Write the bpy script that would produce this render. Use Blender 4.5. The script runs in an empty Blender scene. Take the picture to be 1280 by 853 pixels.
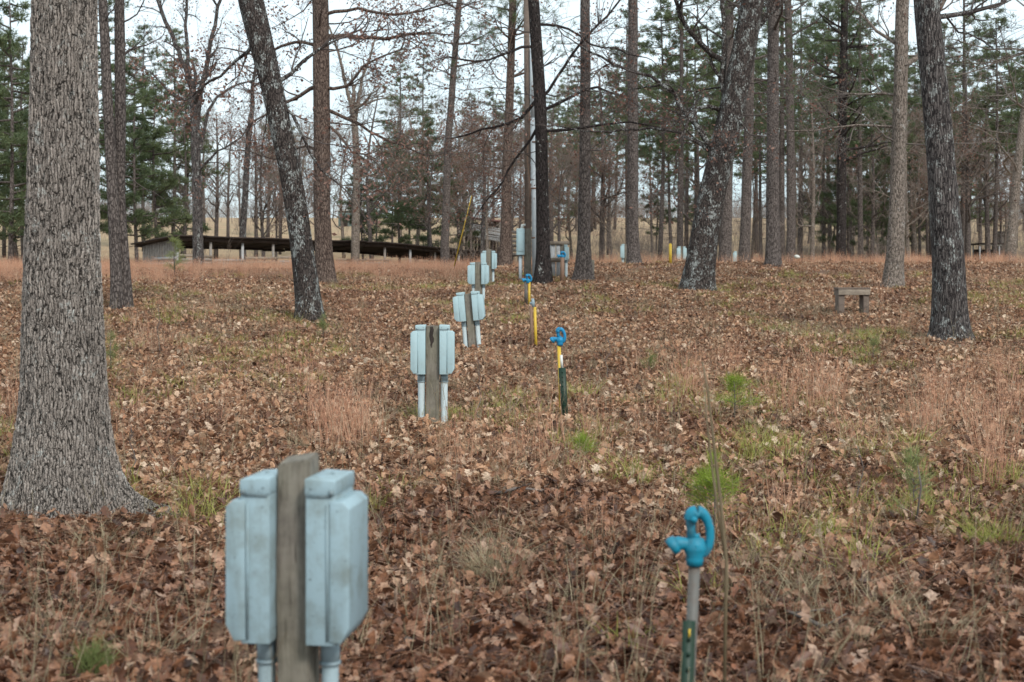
import bpy, bmesh, math, random
import numpy as np
from mathutils import Vector, Matrix, noise as mnoise
rnd = random.Random(7)
nr = np.random.default_rng(11)
S = bpy.context.scene
C = S.collection
F = 1778.0; YH = 365.0; EYE = 1.75      # focal length in photo pixels, horizon row, eye height

# ------------------------------------------------------------------ terrain
_d = np.array([-60, 0, 6, 11, 16.4, 21, 26, 31, 36, 45, 55, 62, 70, 80, 95, 110, 150, 200, 300, 420, 900.])
_z = np.array([-1.7, -1.75, -1.74, -1.69, -1.55, -1.33, -1.05, -.68, -.27, .28, .82, .93, .92, .9, 1.35, 2.5, 6.4, 10.4, 15.5, 20., 24.])
_dd = np.arange(-60, 900, .5)
_zz = np.interp(_dd, _d, _z)
_k = np.exp(-(np.arange(-10, 11) / 4.) ** 2); _k /= _k.sum()
_zs = np.convolve(np.pad(_zz, 10, mode='edge'), _k, mode='valid')

def gz(x, y):
    x = np.asarray(x, float); y = np.asarray(y, float)
    z = np.interp(y, _dd, _zs) + EYE
    sx = np.clip((x / np.maximum(y, 1) + .06) / .14, 0, 1); sx = sx * sx * (3 - 2 * sx)
    z = z + .36 * sx * np.exp(-((y - 68) / 15.) ** 2)
    z = z + .035 * np.sin(x * 1.3 + y * .7) + .03 * np.sin(x * .53 - y * 1.1 + 2) + .02 * np.sin(2.7 * x + 1) * np.sin(2.3 * y)
    z = z - 0.0006 * np.clip(np.abs(x) - 40, 0, 60) ** 2 * .3
    return z

def wx(px, d): return (px - 640) / F * d
def P(px, py, d): return Vector((wx(px, d), d, EYE + (YH - py) * d / F))
def base(px, py, dmax=60):
    d = np.arange(3.5, dmax, .05)
    yi = YH - (gz(wx(px, d), d) - EYE) * F / d
    k = np.argmax(yi <= py)
    if yi[k] > py: k = len(d) - 1
    dd = float(d[k])
    return Vector((wx(px, dd), dd, float(gz(wx(px, dd), dd))))
def ground(px, d): return Vector((wx(px, d), d, float(gz(wx(px, d), d))))

# ------------------------------------------------------------------ mesh builder
class MB:
    def __init__(s): s.v = []; s.f = []; s.n = 0; s.a = []
    def add(s, v, f, a=0.0):
        v = np.asarray(v, np.float32).reshape(-1, 3); f = np.asarray(f, np.int32)
        if f.ndim == 1: f = f.reshape(1, -1)
        s.v.append(v); s.f.append(f + s.n); s.n += len(v)
        a = np.asarray(a, np.float32)
        s.a.append(np.full(len(v), a, np.float32) if a.ndim == 0 else a)
    def tube(s, pts, radii, sides=6, a=0.0, cap=True, lobes=None):
        pts = np.asarray(pts, float); n = len(pts); radii = np.asarray(radii, float) * np.ones(n)
        t = np.gradient(pts, axis=0); t /= np.linalg.norm(t, axis=1)[:, None] + 1e-9
        ref = np.array([1., 0, 0]) if abs(t[0][0]) < .8 else np.array([0., 1, 0])
        u = ref - t * (t @ ref)[:, None]; u /= np.linalg.norm(u, axis=1)[:, None] + 1e-9
        w = np.cross(t, u)
        th = np.arange(sides) * 2 * math.pi / sides
        R = radii[:, None] * np.ones(sides)[None]
        if lobes is not None: R = R * lobes(pts, th)
        v = pts[:, None] + R[..., None] * (np.cos(th)[None, :, None] * u[:, None] + np.sin(th)[None, :, None] * w[:, None])
        i = np.arange(n - 1)[:, None] * sides; j = np.arange(sides)[None]; j2 = (j + 1) % sides
        f = np.stack([i + j, i + j2, i + sides + j2, i + sides + j], -1).reshape(-1, 4)
        s.add(v.reshape(-1, 3), f, a)
        if cap:
            o = s.n - n * sides
            s.f.append(np.array([[o + (n - 1) * sides + k for k in range(sides)]], np.int32))
            s.f.append(np.array([[o + k for k in range(sides)][::-1]], np.int32))
    def box(s, c, size, M=None, a=0.0, jit=0):
        sx, sy, sz = [q / 2 for q in size]
        v = np.array([[x, y, z] for x in (-sx, sx) for y in (-sy, sy) for z in (-sz, sz)])
        if jit: v = v + nr.normal(0, jit, v.shape)
        if M is not None: v = v @ np.array(M.to_3x3()).T
        v = v + np.array(c)
        s.add(v, [[0, 1, 3, 2], [4, 6, 7, 5], [0, 4, 5, 1], [2, 3, 7, 6], [0, 2, 6, 4], [1, 5, 7, 3]], a)
    def plank(s, p, q, w, t, a=0.0, up=(0, 0, 1)):
        """board from p to q, width w along 'up', thickness t"""
        p = np.array(p, float); q = np.array(q, float); d = q - p; L = np.linalg.norm(d); d /= L
        up = np.array(up, float); up = up - d * (up @ d); up /= np.linalg.norm(up); n = np.cross(d, up)
        c = (p + q) / 2
        v = [c + d * L / 2 * i + up * w / 2 * j + n * t / 2 * k for i in (-1, 1) for j in (-1, 1) for k in (-1, 1)]
        s.add(v, [[0, 1, 3, 2], [4, 6, 7, 5], [0, 4, 5, 1], [2, 3, 7, 6], [0, 2, 6, 4], [1, 5, 7, 3]], a)
    def mesh(s, name, mats, smooth=False):
        me = bpy.data.meshes.new(name)
        v = np.concatenate(s.v); me.vertices.add(len(v)); me.vertices.foreach_set('co', v.ravel())
        tot = np.concatenate([np.full(len(f), f.shape[1], np.int32) for f in s.f])
        idx = np.concatenate([f.ravel() for f in s.f])
        me.loops.add(len(idx)); me.loops.foreach_set('vertex_index', idx)
        me.polygons.add(len(tot)); st = np.concatenate([[0], np.cumsum(tot)[:-1]]).astype(np.int32)
        me.polygons.foreach_set('loop_start', st); me.polygons.foreach_set('loop_total', tot)
        at = me.attributes.new('val', 'FLOAT', 'POINT'); at.data.foreach_set('value', np.concatenate(s.a))
        me.update(calc_edges=True)
        if smooth: me.polygons.foreach_set('use_smooth', np.ones(len(tot), bool))
        for m in (mats if isinstance(mats, (list, tuple)) else [mats]): me.materials.append(m)
        return me
    def build(s, name, mat, parent=None, smooth=False, bevel=0, link=True):
        me = s.mesh(name, mat, smooth)
        o = bpy.data.objects.new(name, me)
        if link: C.objects.link(o)
        if parent is not None: o.parent = parent
        if bevel:
            b = o.modifiers.new('b', 'BEVEL'); b.width = bevel; b.segments = 2; b.limit_method = 'ANGLE'
        return o

def tag(o, label=None, cat=None, group=None, kind=None):
    if label: o['label'] = label
    if cat: o['category'] = cat
    if group: o['group'] = group
    if kind: o['kind'] = kind
    return o
def empty(name, loc, rz=0, **k):
    o = bpy.data.objects.new(name, None); C.objects.link(o); o.location = loc; o.rotation_euler = (0, 0, rz)
    o.empty_display_size = .1
    return tag(o, **k)
def dup(o, loc, rz=0, sc=1.0, label=None, group=None):
    r = o.copy(); C.objects.link(r); r.location = loc; r.rotation_euler = (0, 0, rz); r.scale = (sc,) * 3
    if label: r['label'] = label
    if group: r['group'] = group
    for ch in list(o.children):
        c = ch.copy(); C.objects.link(c); c.parent = r
        for g in list(ch.children):
            d = g.copy(); C.objects.link(d); d.parent = c
    return r

# ------------------------------------------------------------------ materials
class N:
    def __init__(s, name):
        s.m = bpy.data.materials.new(name); s.m.use_nodes = True; s.t = s.m.node_tree
        s.t.nodes.clear(); s.out = s.n('ShaderNodeOutputMaterial'); s.b = s.n('ShaderNodeBsdfPrincipled')
        s.l(s.b.outputs[0], s.out.inputs[0])
        s.b.inputs['Roughness'].default_value = .8
        s.b.inputs['Specular IOR Level'].default_value = .3
    def n(s, t, **k):
        x = s.t.nodes.new(t)
        for a, v in k.items(): setattr(x, a, v)
        return x
    def l(s, a, b): s.t.links.new(a, b)
    def obj(s, scale=(1, 1, 1), rand=False):
        tc = s.n('ShaderNodeTexCoord'); mp = s.n('ShaderNodeMapping'); mp.inputs['Scale'].default_value = scale
        s.l(tc.outputs['Object'], mp.inputs['Vector'])
        if rand:
            oi = s.n('ShaderNodeObjectInfo'); mu = s.math('MULTIPLY', oi.outputs['Random'], 37.)
            s.l(mu, mp.inputs['Location'])
        return mp.outputs[0]
    def math(s, op, a, b=None, c=None):
        m = s.n('ShaderNodeMath', operation=op)
        for i, q in enumerate((a, b, c)):
            if q is None: continue
            if isinstance(q, (int, float)): m.inputs[i].default_value = q
            else: s.l(q, m.inputs[i])
        return m.outputs[0]
    def noise(s, vec, scale, detail=4, rough=.6, dist=0, col=False):
        t = s.n('ShaderNodeTexNoise'); t.inputs['Scale'].default_value = scale; t.inputs['Detail'].default_value = detail
        t.inputs['Roughness'].default_value = rough; t.inputs['Distortion'].default_value = dist
        if vec is not None: s.l(vec, t.inputs['Vector'])
        return t.outputs['Color' if col else 'Fac']
    def ramp(s, fac, stops, interp='LINEAR'):
        r = s.n('ShaderNodeValToRGB'); r.color_ramp.interpolation = interp
        e = r.color_ramp.elements
        while len(e) < len(stops): e.new(.5)
        for q, (p, c) in zip(e, stops):
            q.position = p; q.color = (c, c, c, 1) if isinstance(c, (int, float)) else (*c, 1)
        s.l(fac, r.inputs[0]); return r.outputs[0]
    def mix(s, f, a, b, mode='MIX'):
        m = s.n('ShaderNodeMix', data_type='RGBA', blend_type=mode)
        for i, q in zip((0, 6, 7), (f, a, b)):
            if isinstance(q, (int, float)): m.inputs[i].default_value = q
            elif isinstance(q, tuple): m.inputs[i].default_value = (*q, 1)
            else: s.l(q, m.inputs[i])
        return m.outputs[2]
    def col(s, c):
        if isinstance(c, tuple): s.b.inputs['Base Color'].default_value = (*c, 1)
        else: s.l(c, s.b.inputs['Base Color'])
    def bump(s, h, dist=.01, strength=1.0):
        b = s.n('ShaderNodeBump'); b.inputs['Distance'].default_value = dist; b.inputs['Strength'].default_value = strength
        s.l(h, b.inputs['Height']); s.l(b.outputs[0], s.b.inputs['Normal'])
    def attr(s, name='val'):
        a = s.n('ShaderNodeAttribute'); a.attribute_name = name; return a.outputs['Fac']

def bark(name, c_hi, c_mid, c_crack, sxy=26., sz=5., depth=.02, lichen=0., lich_scale=3., disp=False, lich_col=(.55, .56, .53), moss=0.):
    m = N(name)
    v = m.obj((1, 1, 1), rand=not disp)
    wob = m.noise(v, 9, 4, .65, col=True)
    add = m.n('ShaderNodeVectorMath', operation='MULTIPLY_ADD'); m.l(wob, add.inputs[0])
    add.inputs[1].default_value = (.05, .05, .30); m.l(v, add.inputs[2])
    mp = m.n('ShaderNodeMapping'); mp.inputs['Scale'].default_value = (sxy, sxy, sz); m.l(add.outputs[0], mp.inputs[0])
    vo = m.n('ShaderNodeTexVoronoi', feature='DISTANCE_TO_EDGE'); vo.inputs['Scale'].default_value = 1
    m.l(mp.outputs[0], vo.inputs['Vector'])
    ridge = m.ramp(vo.outputs['Distance'], [(0, 0.), (.12, .35), (.32, .8), (.6, 1.)])
    mp2 = m.n('ShaderNodeMapping'); mp2.inputs['Scale'].default_value = (sxy * 2.6, sxy * 2.6, sz * 2.2); m.l(add.outputs[0], mp2.inputs[0])
    fine = m.noise(mp2.outputs[0], 1, 4, .65)
    fc = m.math('MULTIPLY', fine, 1.0)
    big = m.noise(v, 2.2, 3, .5)
    h = m.math('ADD', m.math('MULTIPLY', ridge, .75), m.math('MULTIPLY', fine, .75))
    colr = m.mix(m.ramp(fc, [(.3, 0.), (.7, 1.)]), c_mid, c_hi)
    colr = m.mix(m.ramp(big, [(.3, 0.), (.7, .45)]), colr, c_mid)
    colr = m.mix(m.ramp(m.math('ADD', ridge, m.math('MULTIPLY', m.math('SUBTRACT', fine, .5), 1.5)), [(.10, 1.), (.55, 0.)]), colr, c_crack)  # crack colour: dark inner bark, plus the furrows' shade put into the colour
    if lichen > 0:
        mp3 = m.n('ShaderNodeMapping'); mp3.inputs['Scale'].default_value = (2.2, 2.2, 1.5); m.l(v, mp3.inputs[0])
        l1 = m.noise(mp3.outputs[0], lich_scale, 2, .5)
        l2 = m.noise(mp3.outputs[0], lich_scale * 5, 4, .7)
        tot = m.math('ADD', m.math('MULTIPLY', l1, .50), m.math('MULTIPLY', l2, .62))
        msk = m.ramp(tot, [(.685 - lichen * .1, 0.), (.70 - lichen * .1, .9)])
        msk = m.math('MULTIPLY', msk, m.ramp(ridge, [(.1, .25), (.6, 1.)]))
        colr = m.mix(msk, colr, lich_col)
    if moss > 0:
        mk = m.ramp(m.noise(v, 1.3, 3), [(.55, 0.), (.7, moss)])
        colr = m.mix(mk, colr, (.10, .11, .05))
    m.col(colr); m.b.inputs['Roughness'].default_value = .92; m.b.inputs['Specular IOR Level'].default_value = .15
    if disp:
        d = m.n('ShaderNodeDisplacement'); d.inputs['Midlevel'].default_value = .7; d.inputs['Scale'].default_value = depth
        m.l(h, d.inputs['Height']); m.l(d.outputs[0], m.out.inputs['Displacement']); m.m.displacement_method = 'BOTH'
    else: m.bump(h, depth * 1.6, 1.)
    return m.m

M = {}
M['bark_oak'] = bark('grey_oak_bark', (.47, .41, .36), (.21, .175, .155), (.018, .015, .013), 48, 6.2, .022, .25, 5.0, disp=True, lich_col=(.46, .46, .43))
M['bark_lichen'] = bark('dark_lichen_bark', (.13, .105, .095), (.07, .056, .05), (.018, .014, .013), 24, 6, .02, .78, 2.3, lich_col=(.43, .45, .43))
M['bark_dark'] = bark('dark_furrowed_bark', (.19, .165, .155), (.10, .085, .08), (.022, .018, .018), 24, 3.2, .024, .52, 2.4, lich_col=(.43, .45, .43))
M['bark_black'] = bark('blackish_bark', (.075, .06, .055), (.045, .036, .034), (.014, .011, .011), 22, 5, .018, .05, 2.)
M['bark_brown'] = bark('brown_pine_bark', (.22, .165, .135), (.15, .105, .085), (.045, .03, .025), 18, 6, .018, 0)
M['bark_pine'] = bark('greybrown_pine_bark', (.20, .168, .152), (.135, .11, .10), (.045, .036, .033), 16, 7, .016, 0)
M['bark_pale'] = bark('pale_oak_bark', (.36, .30, .25), (.25, .20, .17), (.07, .055, .045), 26, 6, .014, .1, 2.5)
m = N('twig'); v = m.obj(rand=True); m.col(m.ramp(m.noise(v, 1.5, 3), [(.3, (.07, .055, .05)), (.7, (.20, .165, .145))])); M['twig'] = m.m
m = N('twig_dark'); v = m.obj(rand=True); m.col(m.ramp(m.noise(v, 1.5, 3), [(.3, (.04, .032, .03)), (.7, (.12, .095, .085))])); M['twig_dark'] = m.m
m = N('twig_russet'); v = m.obj(rand=True); m.col(m.ramp(m.noise(v, 1.5, 3), [(.3, (.12, .092, .078)), (.7, (.27, .215, .185))])); M['twig_russet'] = m.m

def leafy(name, stops, trans=.25, rough=.6, spread=.35):
    m = N(name); a = m.attr(); oi = m.n('ShaderNodeObjectInfo')
    f = m.math('ADD', m.math('MULTIPLY', a, 1 - spread), m.math('MULTIPLY', oi.outputs['Random'], spread))
    c = m.ramp(f, stops); m.col(c); m.b.inputs['Roughness'].default_value = rough
    tr = m.n('ShaderNodeBsdfTranslucent'); m.l(c, tr.inputs[0]); mx = m.n('ShaderNodeMixShader'); mx.inputs[0].default_value = trans
    m.l(m.b.outputs[0], mx.inputs[1]); m.l(tr.outputs[0], mx.inputs[2]); m.l(mx.outputs[0], m.out.inputs[0])
    return m.m
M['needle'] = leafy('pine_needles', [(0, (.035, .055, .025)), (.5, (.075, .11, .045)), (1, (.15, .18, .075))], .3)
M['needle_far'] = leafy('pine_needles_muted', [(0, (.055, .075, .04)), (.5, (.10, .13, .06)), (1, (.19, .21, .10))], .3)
M['seedling'] = leafy('bright_needles', [(0, (.13, .18, .02)), (.5, (.24, .32, .04)), (1, (.38, .44, .08))], .35)
M['seedling_dull'] = leafy('dull_needles', [(0, (.10, .13, .04)), (.5, (.20, .23, .08)), (1, (.32, .34, .14))], .35)
M['brownleaf'] = leafy('withered_oak_leaves', [(0, (.09, .045, .035)), (.5, (.19, .10, .075)), (1, (.30, .18, .14))], .3)
M['straw'] = leafy('broomsedge_blades', [(0, (.32, .145, .09)), (.4, (.54, .275, .17)), (.75, (.64, .39, .26)), (1, (.70, .54, .39))], .3)
M['straw_pale'] = leafy('pale_dry_blades', [(0, (.20, .15, .09)), (.5, (.36, .29, .18)), (1, (.52, .44, .30))], .3)
M['greengrass'] = leafy('grass_blades', [(0, (.15, .17, .035)), (.5, (.31, .31, .07)), (1, (.50, .46, .17))], .3)

# leaf litter
def litter_mat(name, stops):
    m = N(name); a = m.attr(); oi = m.n('ShaderNodeObjectInfo')
    f = m.math('FRACT', m.math('ADD', a, m.math('MULTIPLY', oi.outputs['Random'], 7.31)))
    c = m.ramp(f, stops)
    v = m.obj(); n = m.noise(v, 60, 3); c2 = m.mix(m.ramp(n, [(.35, .55), (.65, 0.)]), c, (.10, .055, .04))
    g = m.n('ShaderNodeNewGeometry')
    # large patches of wetter, darker leaves (world position)
    mpw = m.n('ShaderNodeMapping'); mpw.inputs['Scale'].default_value = (.22, .22, .0); m.l(g.outputs['Position'], mpw.inputs[0])
    pt = m.noise(mpw.outputs[0], 1.6, 3, .6)
    sep = m.n('ShaderNodeSeparateXYZ'); m.l(g.outputs['Position'], sep.inputs[0])
    near = m.n('ShaderNodeMapRange'); near.inputs[1].default_value = 14; near.inputs[2].default_value = 7
    near.inputs[3].default_value = 0; near.inputs[4].default_value = .26; m.l(sep.outputs['Y'], near.inputs[0])
    wet = m.ramp(m.math('ADD', pt, near.outputs[0]), [(.46, 0.), (.72, .8)])
    c3 = m.mix(wet, c2, (.44, .32, .29), 'MULTIPLY')
    m.col(c3)
    rg = m.math('SUBTRACT', .72, m.math('MULTIPLY', wet, .3)); m.l(rg, m.b.inputs['Roughness'])
    m.b.inputs['Specular IOR Level'].default_value = .4
    tr = m.n('ShaderNodeBsdfTranslucent'); m.l(c3, tr.inputs[0]); mx = m.n('ShaderNodeMixShader'); mx.inputs[0].default_value = .15
    m.l(m.b.outputs[0], mx.inputs[1]); m.l(tr.outputs[0], mx.inputs[2]); m.l(mx.outputs[0], m.out.inputs[0])
    return m.m
M['leaf'] = litter_mat('fallen_oak_leaf', [(0, (.06, .028, .017)), (.18, (.19, .086, .046)), (.38, (.40, .195, .102)), (.6, (.58, .325, .185)), (.82, (.70, .47, .31)), (.97, (.80, .63, .47)), (1., (.52, .22, .10))])

m = N('forest_floor'); v = m.obj()
n1 = m.noise(v, .9, 5); n2 = m.noise(v, 14, 5, .7); n3 = m.noise(v, 55, 4, .7)
c = m.ramp(n3, [(.3, (.045, .026, .02)), (.5, (.15, .08, .055)), (.7, (.32, .19, .13))])
g = m.n('ShaderNodeNewGeometry'); sep = m.n('ShaderNodeSeparateXYZ'); m.l(g.outputs['Position'], sep.inputs[0])
mr = m.n('ShaderNodeMapRange'); mr.inputs[1].default_value = 52; mr.inputs[2].default_value = 66
m.l(m.math('ADD', sep.outputs['Y'], m.math('MULTIPLY', m.math('SUBTRACT', n1, .5), 14.)), mr.inputs[0])
field = m.ramp(m.noise(v, .12, 6, .65), [(.3, (.34, .22, .13)), (.5, (.44, .31, .19)), (.7, (.30, .24, .13))])
field = m.mix(m.ramp(n2, [(.3, .5), (.7, 0.)]), field, (.22, .14, .08))
m.col(m.mix(mr.outputs[0], c, field)); m.b.inputs['Roughness'].default_value = .95
m.bump(m.math('ADD', n2, n3), .04, .8); M['ground'] = m.m

def paint(name, c, dirt=(.32, .36, .33), rough=.5, amt=.5):
    m = N(name); v = m.obj(rand=True)
    n1 = m.noise(v, 9, 5, .65); mp = m.n('ShaderNodeMapping'); mp.inputs['Scale'].default_value = (30, 30, 3); m.l(v, mp.inputs[0])
    n2 = m.noise(mp.outputs[0], 1, 4, .6); n3 = m.noise(v, 70, 3, .6)
    k = m.mix(m.ramp(n1, [(.45, 0.), (.75, amt)]), c, dirt)
    k = m.mix(m.ramp(n2, [(.55, 0.), (.8, amt * .6)]), k, dirt)
    k = m.mix(m.ramp(n3, [(.66, 0.), (.72, amt)]), k, tuple(q * .45 for q in dirt))
    m.col(k); m.b.inputs['Roughness'].default_value = rough; m.bump(n3, .0012, .6)
    return m.m
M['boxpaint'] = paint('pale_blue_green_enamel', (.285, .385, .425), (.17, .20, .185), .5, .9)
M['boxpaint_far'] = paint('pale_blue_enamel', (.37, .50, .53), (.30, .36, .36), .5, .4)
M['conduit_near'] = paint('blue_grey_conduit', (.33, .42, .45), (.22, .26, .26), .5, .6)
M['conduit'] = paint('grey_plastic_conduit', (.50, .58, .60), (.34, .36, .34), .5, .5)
M['collar'] = paint('darker_conduit_collar', (.24, .31, .34), (.18, .2, .2), .5, .4)
M['pvcwhite'] = paint('pale_pvc', (.52, .57, .60), (.38, .41, .42), .45, .4)
M['blue'] = paint('bright_blue_cast_iron', (.008, .20, .30), (.05, .10, .12), .55, .9)
M['bluedark'] = paint('faded_blue_iron', (.012, .20, .38), (.04, .13, .22), .45, .5)
M['yellow'] = paint('yellow_paint', (.56, .37, .04), (.34, .24, .07), .5, .5)
M['green'] = paint('dark_green_post_paint', (.011, .034, .022), (.05, .05, .03), .5, .5)
M['galv'] = paint('weathered_galvanised_pipe', (.115, .11, .10), (.10, .055, .035), .55, .9)
M['white'] = paint('white_paint', (.66, .66, .62), (.45, .42, .38), .5, .5)
M['rod'] = paint('rusty_steel', (.20, .12, .08), (.12, .07, .05), .6, .6)
M['redmetal'] = paint('rusty_red_roofing', (.26, .13, .12), (.2, .16, .15), .6, .6)
M['hutpaint'] = paint('grey_green_siding', (.14, .19, .18), (.2, .22, .2), .7, .4)
M['latch'] = paint('dull_latch_metal', (.20, .26, .28), (.1, .1, .09), .4, .5)

def wood(name, a, b, dark, axis=2, moss=0.):
    m = N(name); sc = [34, 34, 34]; sc[axis] = 2.2
    v = m.obj(rand=True); mp = m.n('ShaderNodeMapping'); mp.inputs['Scale'].default_value = sc; m.l(v, mp.inputs[0])
    n1 = m.noise(mp.outputs[0], 1, 6, .8, .4); n2 = m.noise(v, 8, 5, .7); n3 = m.noise(mp.outputs[0], 2.5, 3, .6)
    k = m.mix(m.ramp(n1, [(.3, 0.), (.7, 1.)]), a, b); k = m.mix(m.ramp(n3, [(.3, .9), (.42, 0.)]), k, dark)
    k = m.mix(m.ramp(n2, [(.45, 0.), (.75, .6)]), k, dark)
    if moss: k = m.mix(m.ramp(m.noise(v, 3, 4), [(.45, 0.), (.7, moss)]), k, (.15, .16, .06))
    m.col(k); m.b.inputs['Roughness'].default_value = .9; m.bump(n1, .006, .9)
    return m.m
M['post'] = wood('weathered_post_wood', (.27, .24, .20), (.135, .115, .095), (.045, .036, .03), moss=.15)
M['board'] = wood('weathered_grey_boards', (.36, .33, .30), (.24, .21, .19), (.09, .07, .06))
M['boardx'] = wood('weathered_rail', (.34, .28, .22), (.20, .16, .125), (.08, .06, .05), axis=0)
M['benchwood'] = wood('grey_brown_bench_wood', (.20, .155, .125), (.12, .09, .075), (.05, .038, .03), axis=0)
M['whiteboard'] = wood('pale_peeling_boards', (.52, .53, .54), (.38, .38, .38), (.16, .13, .11))
M['darkroof'] = wood('rotten_dark_roof_wood', (.055, .04, .035), (.035, .027, .024), (.015, .012, .01), axis=0)
M['stone'] = paint('pale_limestone', (.5, .49, .45), (.35, .34, .3), .8, .5)

# ------------------------------------------------------------------ ground sheet
def axis_vals(lo, hi, near, n):
    t = np.linspace(-1, 1, n); v = np.sinh(t * near) / np.sinh(near); return np.where(v < 0, -v * lo, v * hi)
xs = axis_vals(-500, 500, 5.2, 301); ys = axis_vals(-60, 890, 5.2, 401)
X, Y = np.meshgrid(xs, ys); Z = gz(X, Y) - .012
g = MB(); i = np.arange(len(ys) - 1)[:, None] * len(xs) + np.arange(len(xs) - 1)[None]
g.add(np.stack([X, Y, Z], -1).reshape(-1, 3), np.stack([i, i + 1, i + len(xs) + 1, i + len(xs)], -1).reshape(-1, 4))
tag(g.build('ground', M['ground'], smooth=True), kind='structure')

# ------------------------------------------------------------------ scatter (geometry nodes)
def leaf_geo(rg, L):
    st = np.linspace(0, 1, 9); hw = np.array([.02, .14, .27, .17, .36, .20, .33, .17, .01]) * rg.uniform(.72, 1.1)
    hw = hw * (1 + rg.normal(0, .12, 9)); bend = rg.uniform(-1.9, 2.3); fold = rg.uniform(-.1, 1.25); tw = rg.uniform(-1.2, 1.2)
    v = []
    for s, w in zip(st, hw):
        a = bend * s; r = 1 / bend if abs(bend) > .05 else None
        x = (math.sin(a) * r if r else s); z = ((1 - math.cos(a)) * r if r else 0)
        for sg in (-1, 0, 1):
            y = sg * w * math.cos(fold); h = abs(sg) * w * math.sin(fold)
            ct, sn = math.cos(tw * s), math.sin(tw * s)
            yy, hh = y * ct - h * sn, y * sn + h * ct
            v.append((x - math.sin(a) * hh - .5, yy + rg.normal(0, .012), z + math.cos(a) * hh + rg.normal(0, .012)))
    f = []
    for k in range(8):
        for q in (0, 1): f.append([3 * k + q, 3 * k + 3 + q, 3 * k + 4 + q, 3 * k + 1 + q])
    return np.array(v) * L, np.array(f)
def rotm(rg, tilt):
    from math import cos, sin
    z = rg.uniform(0, 2 * math.pi); x = rg.normal(0, tilt); y = rg.normal(0, tilt)
    Rz = np.array([[cos(z), -sin(z), 0], [sin(z), cos(z), 0], [0, 0, 1]])
    Rx = np.array([[1, 0, 0], [0, cos(x), -sin(x)], [0, sin(x), cos(x)]]); Ry = np.array([[cos(y), 0, sin(y)], [0, 1, 0], [-sin(y), 0, cos(y)]])
    return Rz @ Rx @ Ry
def collection(objs, name):
    c = bpy.data.collections.new(name)
    for o in objs: c.objects.link(o)
    return c
def leaf_protos():
    out = []
    for k in range(16):
        rg = np.random.default_rng(100 + k); mb = MB()
        for q in range(21):
            v, f = leaf_geo(rg, rg.uniform(.05, .112)); v = v @ rotm(rg, .6).T
            r = .28 * math.sqrt(rg.random()); a = rg.uniform(0, 6.28)
            v = v + np.array([r * math.cos(a), r * math.sin(a), 0]); v[:, 2] += max(0, -v[:, 2].min() * .6) + rg.uniform(-.01, .02)
            mb.add(v, f, rg.random())
        for q in range(9):   # straws and fine twigs lying among the leaves
            a = rg.uniform(0, 3.14); L = rg.uniform(.06, .2); c = np.array([rg.uniform(-.25, .25), rg.uniform(-.25, .25), rg.uniform(.015, .05)]); dv = np.array([math.cos(a), math.sin(a), rg.normal(0, .25)]) * L
            mb.tube([c - dv, c + dv * .2 + rg.normal(0, .008, 3), c + dv], [.0014, .0016, .0008], 3, rg.choice([.25, .86, .9, .75]), cap=False)
        out.append(mb.build('leaf_clump', M['leaf'], link=False, smooth=True))
    return collection(out, 'leaf_clumps')
def blade_tuft(rg, n, h, spread, w, lean, curve=.5, seed=0.3):
    mb = MB()
    for q in range(n):
        r = spread * math.sqrt(rg.random()); a = rg.uniform(0, 6.28); b = np.array([r * math.cos(a), r * math.sin(a), -.02])
        la = a + rg.normal(0, .9); ln = abs(rg.normal(0, lean)) + .03; H = h * rg.uniform(.45, 1.1)
        d = np.array([math.cos(la), math.sin(la), 0]); sd = np.array([-d[1], d[0], 0]); ts = np.array([0, .35, .7, 1.])
        tw = rg.uniform(0, 3.14); sd = sd * math.cos(tw) + d * math.sin(tw)
        c = b + np.outer(ts, [0, 0, H]) * (1 - curve * .3 * ts[:, None] * ln) + np.outer(ts ** 1.8 * ln * H, d) * 1.2
        ww = w * np.array([1, .9, .65, .12]) * rg.uniform(.6, 1.3)
        v = np.stack([c - sd * ww[:, None] / 2, c + sd * ww[:, None] / 2], 1).reshape(-1, 3)
        mb.add(v, [[0, 1, 3, 2], [2, 3, 5, 4], [4, 5, 7, 6]], rg.random())
        if rg.random() < seed:   # fluffy seed bits along the upper stem
            for s in range(5):
                p = c[2] + (c[3] - c[2]) * rg.uniform(-.8, 1); o = rg.normal(0, 1, (3, 3)) * np.array([.006, .006, .016])
                mb.add(p + o, [[0, 1, 2]], rg.random())
    return mb
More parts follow.
